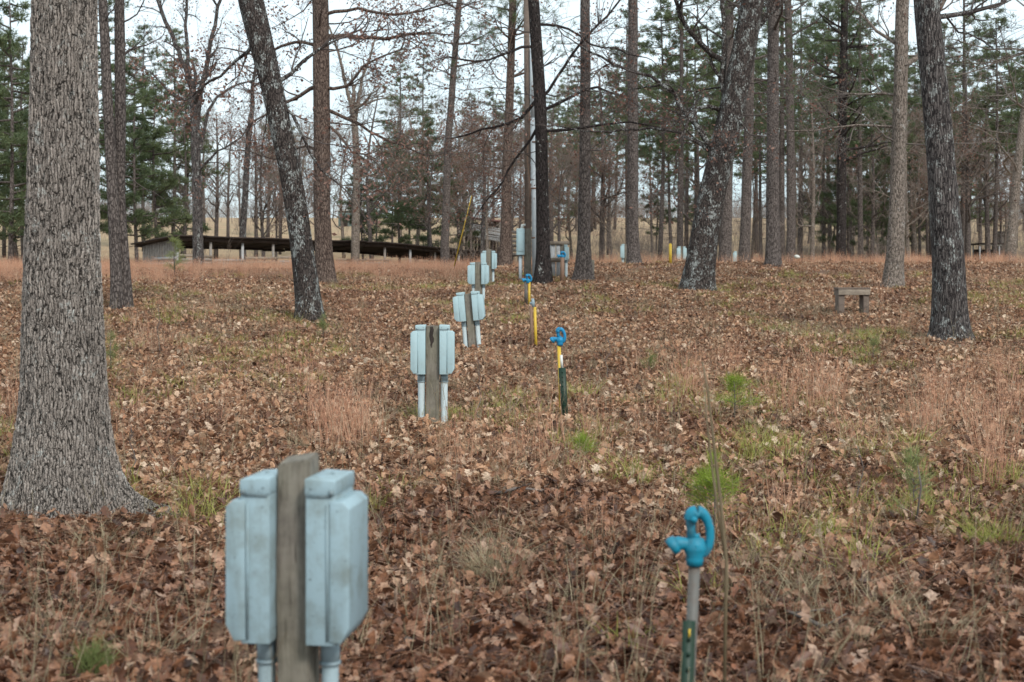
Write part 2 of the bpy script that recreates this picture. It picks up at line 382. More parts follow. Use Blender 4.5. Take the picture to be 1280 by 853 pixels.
def scatter(name, coll, pts, rot, scl, **k):
    n = len(pts); me = bpy.data.meshes.new(name); me.vertices.add(n); me.vertices.foreach_set('co', np.asarray(pts, np.float32).ravel())
    a = me.attributes.new('rot', 'FLOAT_VECTOR', 'POINT'); a.data.foreach_set('vector', np.asarray(rot, np.float32).ravel())
    a = me.attributes.new('scl', 'FLOAT', 'POINT'); a.data.foreach_set('value', np.asarray(scl, np.float32))
    a = me.attributes.new('pick', 'INT', 'POINT'); a.data.foreach_set('value', nr.integers(0, len(coll.objects), n).astype(np.int32))
    o = bpy.data.objects.new(name, me); C.objects.link(o)
    ng = bpy.data.node_groups.new(name, 'GeometryNodeTree')
    ng.interface.new_socket('Geometry', in_out='INPUT', socket_type='NodeSocketGeometry')
    ng.interface.new_socket('Geometry', in_out='OUTPUT', socket_type='NodeSocketGeometry')
    nn = ng.nodes.new; L = ng.links.new
    gi = nn('NodeGroupInput'); go = nn('NodeGroupOutput'); ip = nn('GeometryNodeInstanceOnPoints'); ci = nn('GeometryNodeCollectionInfo')
    ci.inputs['Collection'].default_value = coll; ci.inputs['Separate Children'].default_value = True; ci.inputs['Reset Children'].default_value = True
    def na(nm, t):
        q = nn('GeometryNodeInputNamedAttribute'); q.data_type = t; q.inputs['Name'].default_value = nm; return q.outputs['Attribute']
    L(gi.outputs[0], ip.inputs['Points']); L(ci.outputs[0], ip.inputs['Instance']); ip.inputs['Pick Instance'].default_value = True
    L(na('pick', 'INT'), ip.inputs['Instance Index'])
    e = nn('FunctionNodeEulerToRotation'); L(na('rot', 'FLOAT_VECTOR'), e.inputs[0]); L(e.outputs[0], ip.inputs['Rotation'])
    L(na('scl', 'FLOAT'), ip.inputs['Scale']); L(ip.outputs[0], go.inputs[0])
    mo = o.modifiers.new('scatter', 'NODES'); mo.node_group = ng
    return tag(o, kind='stuff', **k)
def cone(n, d0, d1, extra=2.0, slope=.40):
    """random ground points in a wide wedge in front of the viewer, uniform per area"""
    out = []
    while len(out) < n:
        y = nr.uniform(d0, d1, n * 2); hw = slope * y + extra; x = nr.uniform(-1, 1, n * 2) * (slope * d1 + extra)
        k = np.abs(x) < hw; out += list(zip(x[k], y[k]))
    return np.array(out[:n])
def area(d0, d1, e=2., s=.40): return s * (d1 ** 2 - d0 ** 2) + 2 * e * (d1 - d0)
def put(xy, zoff=0., tilt=.1, smin=.8, smax=1.2):
    z = gz(xy[:, 0], xy[:, 1]) + zoff; n = len(xy)
    pts = np.column_stack([xy, z]); rot = np.column_stack([nr.normal(0, tilt, n), nr.normal(0, tilt, n), nr.uniform(0, 6.28, n)])
    return pts, rot, nr.uniform(smin, smax, n)
def fbm(x, y, s, seed=0):
    return np.array([mnoise.noise(Vector((a * s + seed * 17.3, b * s, seed * 3.1))) + .5 * mnoise.noise(Vector((a * s * 2.3, b * s * 2.3 + seed * 9, 5.))) for a, b in zip(x, y)])

lc = leaf_protos()
A = []
for d0, d1, dens in ((2.5, 12, 40), (12, 26, 32), (26, 45, 20), (45, 64, 13)):
    A.append(cone(int(area(d0, d1) * dens), d0, d1))
xy = np.concatenate(A)
# leaves thin out where grass takes over towards the crest
keep = (xy[:, 1] < 50) | (nr.random(len(xy)) > (xy[:, 1] - 48) / 16)
keep &= ~((xy[:, 0] / xy[:, 1] < -.12) & (xy[:, 1] > 46) & (nr.random(len(xy)) < .6))
xy = xy[keep]
p, r, s = put(xy, .0, .14, .75, 1.2)
p[:, 2] += nr.uniform(-.015, .03, len(p))
scatter('leaf_litter', lc, p, r, s, label='thick carpet of fallen brown oak leaves covering the slope', cat='leaf litter')

# ---- grasses.  (px,py,rx_px,ry_px,n) patches of reddish broomsedge seen in the photo, plus the tall band along the crest
def patch(px, py, rx, ry, n, dmax=60):
    out = []
    for _ in range(n):
        a = rnd.uniform(0, 6.28); q = math.sqrt(rnd.random())
        b = base(px + rx * q * math.cos(a), py + ry * q * math.sin(a), dmax); out.append((b.x, b.y))
    return np.array(out)
sc_ = collection([blade_tuft(np.random.default_rng(300 + k), 26, .60, .17, .0029, .16, seed=.5).build('sedge', M['straw'], link=False) for k in range(7)], 'sedge_tufts')
reds = [(430, 545, 50, 30, 34), (450, 410, 14, 10, 5), (868, 515, 26, 34, 22), (1010, 500, 50, 34, 34), (1150, 530, 32, 40, 24), (1235, 520, 44, 60, 46),
        (1232, 600, 30, 20, 10), (300, 520, 40, 25, 8), (150, 520, 26, 20, 6), (12, 520, 22, 30, 10), (1065, 540, 30, 26, 8), (600, 580, 40, 26, 6),
        (360, 470, 50, 26, 9), (190, 430, 40, 20, 8), (800, 480, 24, 24, 6), (935, 470, 30, 20, 6)]
xy = np.concatenate([patch(*q[:4], max(3, int(q[4] * .62))) for q in reds])
Bq = cone(700, 9, 45, 1); dq = fbm(Bq[:, 0], Bq[:, 1], .25, 31); xy = np.concatenate([xy, Bq[dq > .45]])
p1 = put(xy, 0, .12, .4, 1.35)
# crest band, thick on the left behind the leaf carpet, thin to the right
B = cone(24000, 43, 105, 3); k = []
den = fbm(B[:, 0], B[:, 1], .12, 2)
for (x, y), dn in zip(B, den):
    q = x / y
    start = 42.5 if q < -.02 else 56
    if -.02 < q < .2: start = 60
    f = min(1, max(0, (y - start) / 6.)) * (1 if q < -.02 else .6)
    k.append(rnd.random() < f * (.9 + dn))
B = B[np.array(k)]; p2 = put(B, 0, .08, .5, 1.12)
scatter('dry_grass', sc_, *[np.concatenate(t) for t in zip(p1, p2)], label='tall reddish tan dry grass in tufts and along the crest', cat='dry grass')

pale = collection([blade_tuft(np.random.default_rng(400 + k), 30, .26, .11, .004, .8, seed=0).build('pale_tuft', M['straw_pale'], link=False) for k in range(6)], 'pale_tufts')
B = cone(5200, 3.5, 50, 1.5); dn = fbm(B[:, 0], B[:, 1], .35, 5); B = B[dn + nr.normal(0, .2, len(B)) > np.where(B[:, 1] < 11, .42, .12)]
B2 = np.concatenate([patch(610, 700, 45, 34, 10), patch(960, 740, 70, 60, 12), patch(1040, 560, 60, 30, 10), patch(150, 690, 70, 30, 8), patch(820, 480, 20, 30, 7), patch(540, 525, 40, 8, 8), patch(1100, 800, 100, 30, 10), patch(120, 800, 100, 40, 8)])
scatter('withered_grass', pale, *put(np.concatenate([B, B2, cone(36, 4.5, 8, .3)]), 0, .15, .5, 1.15), label='short pale withered grass poking through the fallen leaves', cat='withered grass')
gr = collection([blade_tuft(np.random.default_rng(500 + k), 34, .17, .12, .0045, .7, seed=0).build('green_tuft', M['greengrass'], link=False) for k in range(5)], 'green_tufts')
B = cone(4200, 5, 50, 1.5); dn = fbm(B[:, 0], B[:, 1], .3, 9); B = B[dn > .22]
B2 = np.concatenate([patch(545, 528, 42, 8, 22), patch(640, 520, 40, 22, 14), patch(730, 555, 30, 18, 10), patch(840, 480, 26, 26, 14), patch(400, 412, 22, 18, 8), patch(140, 440, 26, 40, 12), patch(12, 560, 20, 40, 8), patch(1090, 430, 22, 14, 6),
                     patch(225, 640, 16, 6, 4), patch(960, 560, 50, 18, 14), patch(1040, 445, 20, 10, 4), patch(480, 630, 30, 20, 4), patch(810, 330, 40, 6, 8), patch(1120, 570, 36, 20, 8)])
scatter('green_grass', gr, *put(np.concatenate([B, B2]), .02, .12, .8, 1.6), label='sparse yellowish green grass sprigs among the leaves', cat='grass')

# thin dead stalks in the foreground and across the slope
def stalk_proto(k):
    rg = np.random.default_rng(600 + k); mb = MB()
    for q in range(3):
        H = rg.uniform(.35, .8); a = rg.uniform(0, 6.28); l = rg.uniform(.02, .25); n = 6; t = np.linspace(0, 1, n)
        pts = np.column_stack([math.cos(a) * l * t ** 1.5 * H + rg.normal(0, .006, n) + rg.normal(0, .04), math.sin(a) * l * t ** 1.5 * H + rg.normal(0, .006, n) + rg.normal(0, .04), t * H - .03])
        mb.tube(pts, np.linspace(.0022, .0009, n), 3, rg.random())
        for w in range(3):
            i = rg.integers(2, n - 1); e = pts[i] + rg.normal(0, 1, 3) * .05 + [0, 0, .07]; mb.tube([pts[i], e], [.0011, .0006], 3, .4, cap=False)
    return mb.build('stalk', M['straw_pale'], link=False)
st = collection([stalk_proto(k) for k in range(6)], 'stalks')
B = cone(900, 3.2, 34, 1.2)
B = np.concatenate([B, cone(70, 4.2, 8.5, .5)])
scatter('dead_stalks', st, *put(B, 0, .2, .6, 1.15), label='thin leafless weed stalks standing in the leaves', cat='weed stalks')

# ------------------------------------------------------------------ branches and trees
def npv(*a): return np.array(a, float)
def unit(v): return v / (np.linalg.norm(v) + 1e-9)
def grow(T, K, p, d, L, r, lvl, maxl, rg, up=.12, gn=.22, tips=None, nch=(3, 6), rmin=.006, split=.55):
    """one branch and, recursively, its side branches. T: thick wood, K: fine wood"""
    n = 7 if lvl < 2 else 5 if lvl < maxl else 4
    pts = [p]; rad = [r]; dd = d.copy(); D = [d]
    for i in range(1, n):
        dd = unit(dd + rg.normal(0, gn, 3) + npv(0, 0, up)); pts.append(pts[-1] + dd * L / (n - 1)); D.append(dd)
        rad.append(max(rmin * .6, r * (1 - .72 * i / (n - 1))))
    mb = T if r > .028 else K
    mb.tube(pts, rad, 8 if r > .08 else 6 if r > .03 else 4 if r > .012 else 3, cap=False)
    if lvl >= maxl:
        if tips is not None: tips.append((pts[-1], dd)); tips.append((pts[n // 2], D[n // 2]))
        return
    c = rg.integers(nch[0], nch[1] + 1)
    for q in range(c):
        t = rg.uniform(.25, 1.); i = min(n - 2, int(t * (n - 1))); fr = t * (n - 1) - i
        b = pts[i] * (1 - fr) + pts[i + 1] * fr; rr = rad[i] * (1 - fr) + rad[i + 1] * fr
        perp = unit(np.cross(D[i], rg.normal(0, 1, 3))); cd = unit(D[i] * rg.uniform(.5, 1.) + perp * rg.uniform(.5, 1.1))
        grow(T, K, b, cd, L * rg.uniform(.38, .68), max(rmin, rr * rg.uniform(.45, .7)), lvl + 1, maxl, rg, up, gn, tips, nch, rmin)
    if tips is not None and lvl >= maxl - 1: tips.append((pts[-1], dd))

def leaves_on(mb, tips, n, size, rg, spread=.12):
    for p, d in tips:
        k = rg.poisson(n)
        if not k: continue
        c = p + rg.normal(0, spread, (k, 3)); a = rg.normal(0, 1, (k, 3)); a /= np.linalg.norm(a, axis=1)[:, None]
        b = np.cross(a, rg.normal(0, 1, (k, 3))); b /= np.linalg.norm(b, axis=1)[:, None] + 1e-9
        s = size * rg.uniform(.6, 1.2, (k, 1))
        v = np.stack([c - a * s * .5, c + b * s * .28, c + a * s * .5, c - b * s * .28], 1).reshape(-1, 3)
        mb.add(v, np.arange(4 * k).reshape(k, 4), np.repeat(rg.random(k), 4))
def needles(mb, p, d, n, L, w, rg, spread=.5):
    """n needle-blades fanning out from p"""
    dir_ = unit(d) * spread + rg.normal(0, .6, (n, 3)); dir_ /= np.linalg.norm(dir_, axis=1)[:, None]
    s = np.cross(dir_, rg.normal(0, 1, (n, 3))); s /= np.linalg.norm(s, axis=1)[:, None] + 1e-9
    b = p + rg.normal(0, L * .25, (n, 3)); l = L * rg.uniform(.6, 1.2, (n, 1))
    v = np.stack([b - s * w / 2, b + s * w / 2, b + dir_ * l], 1).reshape(-1, 3)
    mb.add(v, np.arange(3 * n).reshape(n, 3), np.repeat(rg.uniform(0, 1) * .5 + rg.random(n) * .5, 3))

def trunk_lobes(z0, flare, hf, seed, nl=5):
    rg = np.random.default_rng(seed); ph = rg.uniform(0, 6.28, 4); am = rg.uniform(.5, 1, 4)
    def f(pts, th):
        h = (pts[:, 2] - z0)[:, None]; e = np.exp(-np.clip(h, 0, 99) / hf)
        lb = .5 + .5 * (am[0] * np.cos(nl * th + ph[0]) + am[1] * .6 * np.cos((nl - 2) * th + ph[1]))[None]
        und = 1 + .03 * np.sin(3 * th[None] + pts[:, 2:3] * 1.3 + ph[2]) + .02 * np.sin(5 * th[None] - pts[:, 2:3] * 2.1 + ph[3])
        return und * (1 + flare * e * (.55 + .6 * lb * e))
    return f
def path3(pix, d, loc, dy=0., seed=0):
    """pixel polyline at depth d -> local points; optional wander in depth"""
    rg = np.random.default_rng(seed); out = []
    for k, (px, py) in enumerate(pix):
        dd = d + dy * k; q = P(px, py, dd); out.append(npv(*(q - loc)))
    return np.array(out)
def resample(pts, rad, step):
    pts = np.array(pts, float); rad = np.array(rad, float); s = np.concatenate([[0], np.cumsum(np.linalg.norm(np.diff(pts, axis=0), axis=1))])
    n = max(4, int(s[-1] / step)); t = np.linspace(0, s[-1], n)
    # smooth (Catmull-like) by dense linear + box filter
    tt = np.linspace(0, s[-1], n * 4); P_ = np.column_stack([np.interp(tt, s, pts[:, i]) for i in range(3)]); R_ = np.interp(tt, s, rad)
    w = max(3, int(len(tt) / len(pts) / 1.6) | 1); k = np.ones(w) / w; h = w // 2
    if w < len(tt) / 2:
        def sm(a):
            e0 = 2 * a[0] - a[1:h + 1][::-1]; e1 = 2 * a[-1] - a[-h - 1:-1][::-1]
            return np.convolve(np.concatenate([e0, a, e1]), k, mode='valid')
        P_ = np.column_stack([sm(P_[:, i]) for i in range(3)]); R_ = sm(R_)
    return np.column_stack([np.interp(t, tt, P_[:, i]) for i in range(3)]), np.interp(t, tt, R_)

def tree(name, label, cat, px, py, d, pix, wid, mat, twig, seed, top_h=16, flare=.5, hf=.3, sides=20, step=.25, limbs=(), crown='bare', auto=0, auto_z=(3, 9),
         auto_L=(2, 4), auto_r=.04, leaf=0, maxl=3, group=None, ext=None, up=.05, down=False, crown_n=9, cz=None):
    """pix: trunk centre line (px,py) above the base, wid: pixel widths; the trunk goes on above the frame to top_h and carries a crown"""
    rg = np.random.default_rng(seed); loc = base(px, py) if d is None else ground(px, d); d = loc.y
    root = empty(name, loc, label=label, cat=cat, group=group)
    pts = [npv(0, 0, -.25)] + list(path3(pix, d, loc)); r0 = wid[0] / 2 * d / F
    rad = [r0] + [w / 2 * d / F for w in wid]
    # extend above the frame
    dirn = unit(pts[-1] - pts[-2]); dirn = unit(dirn + npv(0, 0, .6)); h = pts[-1][2]
    vis = len(pts)
    if top_h > h + .5:
        n = 4
        for k in range(1, n + 1):
            q = pts[vis - 1] + dirn * (top_h - h) * k / n + rg.normal(0, .12, 3) * npv(1, 1, 0); pts.append(q); rad.append(rad[vis - 1] * (1 - .8 * k / n))
    p_, r_ = resample(pts, rad, step); T = MB(); K = MB(); tips = []
    T.tube(p_, r_, sides, lobes=trunk_lobes(0, flare, hf, seed))
    tr_len = len(p_)
    def at(z):
        i = int(np.argmin(np.abs(p_[:, 2] - z))); return p_[i], r_[i]
    for lb in limbs:   # (pixel polyline, width px start, width px end, depth drift per point, number of children)
        q = path3(lb[0], d, loc, lb[3]); w0, w1 = lb[1] / 2 * d / F, lb[2] / 2 * d / F
        rr = np.linspace(w0, w1, len(q)); qq, rr = resample(q, rr, .35)
        qq = qq + rg.normal(0, .025, qq.shape); T.tube(qq, rr, 8, cap=False)
        for c in range(lb[4]):
            i = rg.integers(len(qq) // 4, len(qq)); i = min(i, len(qq) - 2); tdir = unit(qq[i + 1] - qq[i])
            perp = unit(np.cross(tdir, rg.normal(0, 1, 3))); cd = unit(tdir * .8 + perp * rg.uniform(.5, 1) + npv(0, 0, lb[5] if len(lb) > 5 else .0))
            grow(T, K, qq[i], cd, rg.uniform(.6, 1.8), max(.008, rr[i] * .5), 1, maxl, rg, up * .5, .2, tips, (3, 5))
        grow(T, K, qq[-1], unit(qq[-1] - qq[-2]), 1.2, rr[-1], 1, maxl, rg, up, .2, tips, (3, 5))
    for c in range(auto):
        z = rg.uniform(*auto_z); b, rr = at(z); a = rg.uniform(0, 6.28); el = rg.uniform(-.25, .35) if not down else rg.uniform(-.5, .1)
        grow(T, K, b, unit(npv(math.cos(a), math.sin(a), el)), rg.uniform(*auto_L), min(rr * .5, auto_r * rg.uniform(.6, 1.2)), 1, maxl, rg, up, .2, tips, (3, 5))
    zt = p_[-1][2]; zs = cz if cz else max(h + .3, zt * .55)
    needles_at = []
    for c in range(crown_n):
        z = rg.uniform(zs, zt); b, rr = at(z); a = rg.uniform(0, 6.28)
        if crown == 'bare':
            grow(T, K, b, unit(npv(math.cos(a), math.sin(a), rg.uniform(.2, .9))), rg.uniform(2, 4.2) * (1.3 - z / zt * .7), rr * .55, 1, 3, rg, .12, .2, tips if leaf else None, (3, 5))
        else:
            tp = []; grow(T, K, b, unit(npv(math.cos(a), math.sin(a), rg.uniform(-.1, .5))), rg.uniform(1.5, 3) * (1.25 - z / zt * .7), rr * .35, 2, 3, rg, .1, .15, tp, (4, 7)); needles_at += tp
    T.build('trunk', mat, root, smooth=True)
    if K.v: K.build('crown', twig, root)
    Lf = MB()
    if leaf: leaves_on(Lf, tips, leaf, .11, rg)
    if Lf.v: Lf.build('withered_leaves', M['brownleaf'], root)
    if needles_at:
        Nn = MB()
        for q, dv in needles_at: needles(Nn, q, dv, 34, .2, .016, rg)
        Nn.build('foliage', M['needle'], root)
    return root

# 1  the big grey oak, true displaced bark
rg = np.random.default_rng(1)
loc = base(79, 643); d1 = loc.y
root = empty('oak_tree', loc, label='huge grey furrowed oak trunk with flared roots beside the pale meter boxes', cat='tree')
pix = [(79, 600), (78, 560), (79, 500), (79, 450), (78, 300), (81, 100), (82, 0), (83, -150), (80, -400)]
wd = [128, 116, 105, 101, 89, 80, 78, 72, 66]
k = d1 / F / 2
pp = [npv(0, 0, -.2), npv(0, 0, .02)] + list(path3(pix, d1, loc)); rr = [134 * k, 132 * k] + [w * k for w in wd]
p_, r_ = resample(pp, rr, .008)
def lob(pts, th):
    h = np.clip(pts[:, 2], 0, 99)[:, None]; e = np.exp(-h / .16)
    l = .5 + .5 * np.cos(5 * th + .4)[None]; tip = np.exp(-(((th - 0.25 + math.pi) % (2 * math.pi) - math.pi) / .42) ** 2)[None]
    return (1 + .028 * np.sin(3 * th[None] + h * 1.1) + .02 * np.sin(7 * th[None] + h * 2) + .012 * np.sin(11 * th[None] - h * 3)) * (1 + .20 * np.exp(-h / .22) * l * l + 1.0 * np.exp(-h / .09) * tip + .12 * np.exp(-h / .28))
T = MB(); T.tube(p_, r_, 340, lobes=lob); T.build('trunk', M['bark_oak'], root, smooth=True)
T2 = MB(); K = MB()
for c in range(9):
    i = rg.integers(int(len(p_) * .72), len(p_) - 2); a = rg.uniform(0, 6.28) if c > 1 else 1.2
    grow(T2, K, p_[i], unit(npv(math.cos(a), math.sin(a), .7)), rg.uniform(2, 4), .09, 1, 3, rg, .12, .2, None, (3, 5))
T2.build('limbs', M['bark_pale'], root, smooth=True); K.build('crown', M['twig'], root)

BD, BL, BK, BB, BP, BPa = M['bark_dark'], M['bark_lichen'], M['bark_black'], M['bark_brown'], M['bark_pine'], M['bark_pale']
TW, TD = M['twig'], M['twig_dark']
tree('leaning_tree', 'dark tree blotched with white lichen leaning left in front of the long shed', 'tree', 388, 402, None,
     [(387, 390), (384, 360), (376, 300), (360, 200), (343, 120), (325, 50), (313, 0), (300, -60)], [32, 31, 28, 27, 27, 30, 32, 26], BL, TD, 21, 12, .45, .28, 28, .1,
     limbs=[([(343, 110), (372, 85), (392, 66), (420, 50)], 6, 3, .2, 5), ([(322, 50), (300, 70), (270, 95), (240, 120)], 6, 2, .3, 9), ([(350, 130), (375, 150), (395, 205), (420, 230)], 5, 2, -.2, 6)],
     leaf=1.2, maxl=3)
tree('straight_tree', 'straight brown trunk just right of the lichen-blotched leaning tree', 'tree', 407, 354, 44,
     [(407, 345), (405, 330), (403, 280), (402, 150), (401, 0)], [26, 22, 21, 21, 20], BB, TD, 22, 17, .4, .35, 20, .15,
     limbs=[([(403, 47), (430, 44), (470, 50), (530, 42)], 8, 3, .15, 10), ([(403, 110), (430, 112), (455, 80), (500, 60)], 5, 2, -.3, 7), ([(401, 105), (375, 120), (350, 130), (320, 150)], 6, 2, .3, 7),
            ([(403, 135), (440, 150), (480, 175), (520, 190)], 5, 2, .3, 8), ([(402, 150), (430, 175), (440, 190), (470, 200)], 4, 2, -.4, 6), ([(401, 60), (370, 50), (330, 70), (290, 62)], 5, 2, .6, 6), ([(402, 20), (440, 10), (500, 20), (560, 5)], 5, 2, -.3, 9), ([(402, 190), (380, 180), (350, 200), (310, 190)], 4, 1.5, .5, 8)], leaf=1.6, auto=8, auto_z=(4, 12), auto_L=(2, 4), auto_r=.03)
tree('black_tree', 'slender nearly black trunk behind the pale vertical conduit', 'tree', 678, 351, 44,
     [(679, 340), (679, 320), (678, 250), (677, 180), (673, 90), (667, 0), (663, -30)], [22, 17.5, 16, 15.5, 15, 14, 13], BK, TD, 23, 15, .35, .35, 18, .15,
     limbs=[([(674, 140), (700, 128), (740, 110), (780, 120)], 5, 2, .2, 8), ([(676, 165), (720, 162), (780, 152), (850, 165)], 4, 1.5, -.2, 8), ([(675, 120), (650, 150), (610, 160), (570, 172)], 5, 2, .3, 9),
            ([(670, 60), (640, 62), (600, 80), (560, 70)], 4, 2, -.3, 8), ([(666, 30), (700, 30), (750, 60), (800, 72)], 4, 1.5, .3, 8), ([(676, 125), (720, 60), (760, 20), (790, -20)], 4, 2, -.3, 6),
            ([(673, 160), (650, 190), (620, 240), (600, 262)], 4, 1.5, .4, 8)], leaf=.8, auto=9, auto_z=(4, 11), auto_L=(2, 4), auto_r=.025)
tree('pine_tree', 'reddish grey pine trunk standing right behind the leaning board panel', 'tree', 729, 347, 45,
     [(729, 338), (730, 320), (731, 200), (732, 100), (731, 0)], [24, 17, 14, 13, 12], BP, TD, 24, 22, .5, .3, 18, .15, crown='pine', auto=8, auto_z=(4, 10), auto_r=.02, auto_L=(1, 2.4), maxl=2, crown_n=26)
tree('pine_tree', 'tall clean pine trunk with a narrow meter box at its foot', 'tree', 792, 331, 57,
     [(792, 325), (791, 300), (791, 100), (791, 0)], [18, 14.5, 13, 12], BP, TD, 25, 24, .4, .3, 18, .2, crown='pine', auto=7, auto_z=(5, 12), auto_r=.02, auto_L=(1, 2.5), maxl=2, cz=11, crown_n=26)
tree('oak_tree', 'thick black and white lichen-covered oak forking and leaning right', 'tree', 872, 366, None,
     [(872, 355), (874, 335), (881, 290), (889, 250), (897, 215), (905, 180), (914, 140), (924, 90), (934, 40), (942, 0), (950, -50)], [42, 38, 35, 33, 32, 33, 31, 30, 29, 28, 22], BL, TD, 26, 13, .3, .3, 28, .12,
     limbs=[([(893, 200), (884, 170), (862, 150), (843, 115), (800, 92), (745, 70), (720, 55)], 9, 2, .12, 12), ([(903, 135), (904, 80), (904, 30), (903, -20)], 8, 5, .2, 6),
            ([(904, 75), (880, 62), (860, 40), (845, 5), (838, -20)], 8, 4, -.2, 7), ([(901, 138), (880, 130), (862, 145), (848, 190), (842, 230)], 6, 1.5, -.3, 7, -.2),
            ([(888, 190), (868, 172), (820, 160), (760, 165), (700, 160)], 5, 1.5, .3, 9), ([(924, 90), (935, 50), (960, 20), (975, -20)], 10, 6, .3, 6), ([(914, 140), (928, 155), (935, 165)], 4, 2, -.3, 4)],
     leaf=.6, auto=5, auto_z=(4, 8), auto_L=(2, 3.5), auto_r=.03)
tree('pale_tree', 'pale barked oak with a branch bending right beyond the small bench', 'tree', 1116, 360, 42,
     [(1116, 350), (1118, 335), (1121, 270), (1123, 200), (1126, 90), (1128, 0)], [26, 23, 20, 18, 17, 16], BPa, TW, 27, 15, .35, .3, 20, .15,
     limbs=[([(1127, 92), (1140, 75), (1152, 68), (1168, 30), (1180, 0)], 9, 5, .2, 8), ([(1124, 120), (1100, 118), (1070, 118), (1040, 112)], 4, 1.5, .3, 8), ([(1126, 60), (1105, 45), (1080, 20), (1060, 0)], 5, 2, .3, 8),
            ([(1122, 160), (1105, 158), (1070, 155), (1010, 166), (970, 160)], 4, 1.5, .2, 8)], leaf=.5, auto=9, auto_z=(4, 11), auto_L=(2, 4), auto_r=.03)
tree('furrowed_tree', 'thick dark grey furrowed trunk leaning left in front at the slope\'s right', 'tree', 1190, 427, None,
     [(1189, 415), (1188, 395), (1186, 335), (1180, 260), (1176, 200), (1170, 130), (1163, 50), (1158, 0), (1152, -60)], [48, 44, 40, 37, 34, 33, 32, 31, 28], BD, TD, 28, 13, .45, .22, 30, .1,
     limbs=[([(1168, 25), (1200, 18), (1235, 10), (1270, -8)], 7, 4, .3, 8), ([(1178, 20), (1190, 40), (1215, 45), (1240, 60)], 3, 1.5, .5, 5)], maxl=3)
tree('slim_pine', 'left trunk of the two slim pines crossing near their feet', 'tree', 146, 384, 34,
     [(146, 375), (145, 340), (141, 250), (136, 150), (131, 50), (128, 0), (126, -40)], [16, 14, 14, 13, 12, 11, 11], BP, TD, 29, 15, .3, .2, 16, .15, crown='pine', auto=3, auto_z=(3, 7), auto_r=.02, maxl=2, auto_L=(.8, 1.8), crown_n=16)
tree('slim_pine', 'right trunk of the two slim pines crossing near their feet', 'tree', 158, 384, 34.3,
     [(157, 372), (154, 330), (149, 250), (150, 150), (150, 50), (149, 0)], [18, 16, 15, 14, 13, 12], BP, TD, 30, 16, .3, .2, 16, .15, crown='pine', auto=4, auto_z=(3, 7), auto_r=.02, maxl=2, auto_L=(.8, 1.8), crown_n=16,
     limbs=[([(151, 72), (165, 62), (185, 56)], 4, 2, .2, 1)])
tree('forked_tree', 'many-stemmed tree fanning upward from one trunk before the shed\'s left end', 'tree', 248, 330, 64,
     [(248, 320), (247, 290), (246, 220), (244, 160)], [14, 13, 12, 12], BD, TD, 31, 9.5, .3, .3, 12, .2,
     limbs=[([(245, 165), (240, 110), (222, 60), (200, 10), (190, -30)], 7, 4, .2, 8), ([(245, 160), (252, 110), (262, 60), (275, 0)], 8, 4, -.2, 8), ([(246, 150), (235, 80), (232, 30), (236, -20)], 6, 3, .3, 8),
            ([(250, 190), (262, 130), (285, 110), (320, 100)], 5, 2, .3, 9), ([(246, 220), (255, 205), (270, 190), (300, 175)], 4, 2, -.3, 7), ([(245, 130), (215, 120), (195, 95), (170, 80)], 4, 1.5, .2, 8)], leaf=1.3, crown_n=4)
tree('pine_tree', 'thin straight pine rising right of the yellow guy wire guard', 'tree', 556, 322, 76,
     [(556, 315), (557, 280), (560, 180), (567, 90), (574, 0)], [11, 10, 9, 8, 7], BP, TD, 32, 20, .3, .3, 12, .3, crown='pine', auto=10, auto_z=(5, 14), auto_r=.03, auto_L=(1.5, 3), maxl=2, cz=9.5, crown_n=26, leaf=.4)
tree('pine_tree', 'pine hung with fine dead branches left of the utility pole', 'tree', 631, 333, 60,
     [(631, 325), (632, 300), (634, 200), (638, 100), (641, 0)], [18, 14, 12, 10, 9], BB, TD, 33, 17, .4, .3, 14, .2, crown='pine', auto=26, auto_z=(2.5, 12), auto_r=.03, auto_L=(1.2, 3.2), maxl=3, leaf=.35, cz=7.5, crown_n=20)
tree('pine_tree', 'straight pine trunk right behind the thick forking oak', 'tree', 966, 335, 55,
     [(966, 325), (966, 290), (966, 150), (967, 0)], [20, 17, 15, 14], BP, TD, 34, 22, .3, .3, 16, .2, crown='pine', auto=8, auto_z=(5, 11), auto_r=.02, auto_L=(1, 2.5), maxl=2, cz=9, crown_n=26)
tree('pine_tree', 'slender pine immediately right of the straight pine near the pale stone', 'tree', 988, 330, 72,
     [(988, 320), (989, 280), (988, 150), (985, 0)], [12, 11, 10, 9], BP, TD, 35, 21, .3, .3, 12, .3, crown='pine', auto=8, auto_z=(4, 10), auto_r=.02, auto_L=(1, 2), maxl=2, cz=7.0, crown_n=26)
tree('pine_tree', 'pine trunk standing over the low box on pale legs', 'tree', 930, 330, 68,
     [(930, 320), (932, 280), (936, 150), (940, 0)], [15, 13, 12, 10], BP, TD, 36, 22, .3, .3, 12, .3, crown='pine', auto=6, auto_z=(6, 12), auto_r=.02, maxl=2, cz=7.5, crown_n=26)
tree('pine_tree', 'pine trunk half hidden behind the forking oak\'s right side', 'tree', 906, 330, 66,
     [(906, 320), (908, 280), (911, 150), (912, 0)], [16, 14, 12, 10], BP, TD, 37, 22, .3, .3, 12, .3, crown='pine', auto=6, auto_z=(6, 12), auto_r=.02, maxl=2, cz=8, crown_n=26)
tree('pine_tree', 'dark pine trunk with green boughs just left behind the small bench', 'tree', 1051, 325, 72,
     [(1051, 318), (1052, 280), (1053, 150), (1056, 0)], [13, 12, 11, 9], BK, TD, 38, 19, .3, .3, 12, .3, crown='pine', auto=6, auto_z=(4, 9), auto_r=.02, maxl=2, cz=5.2, crown_n=40)
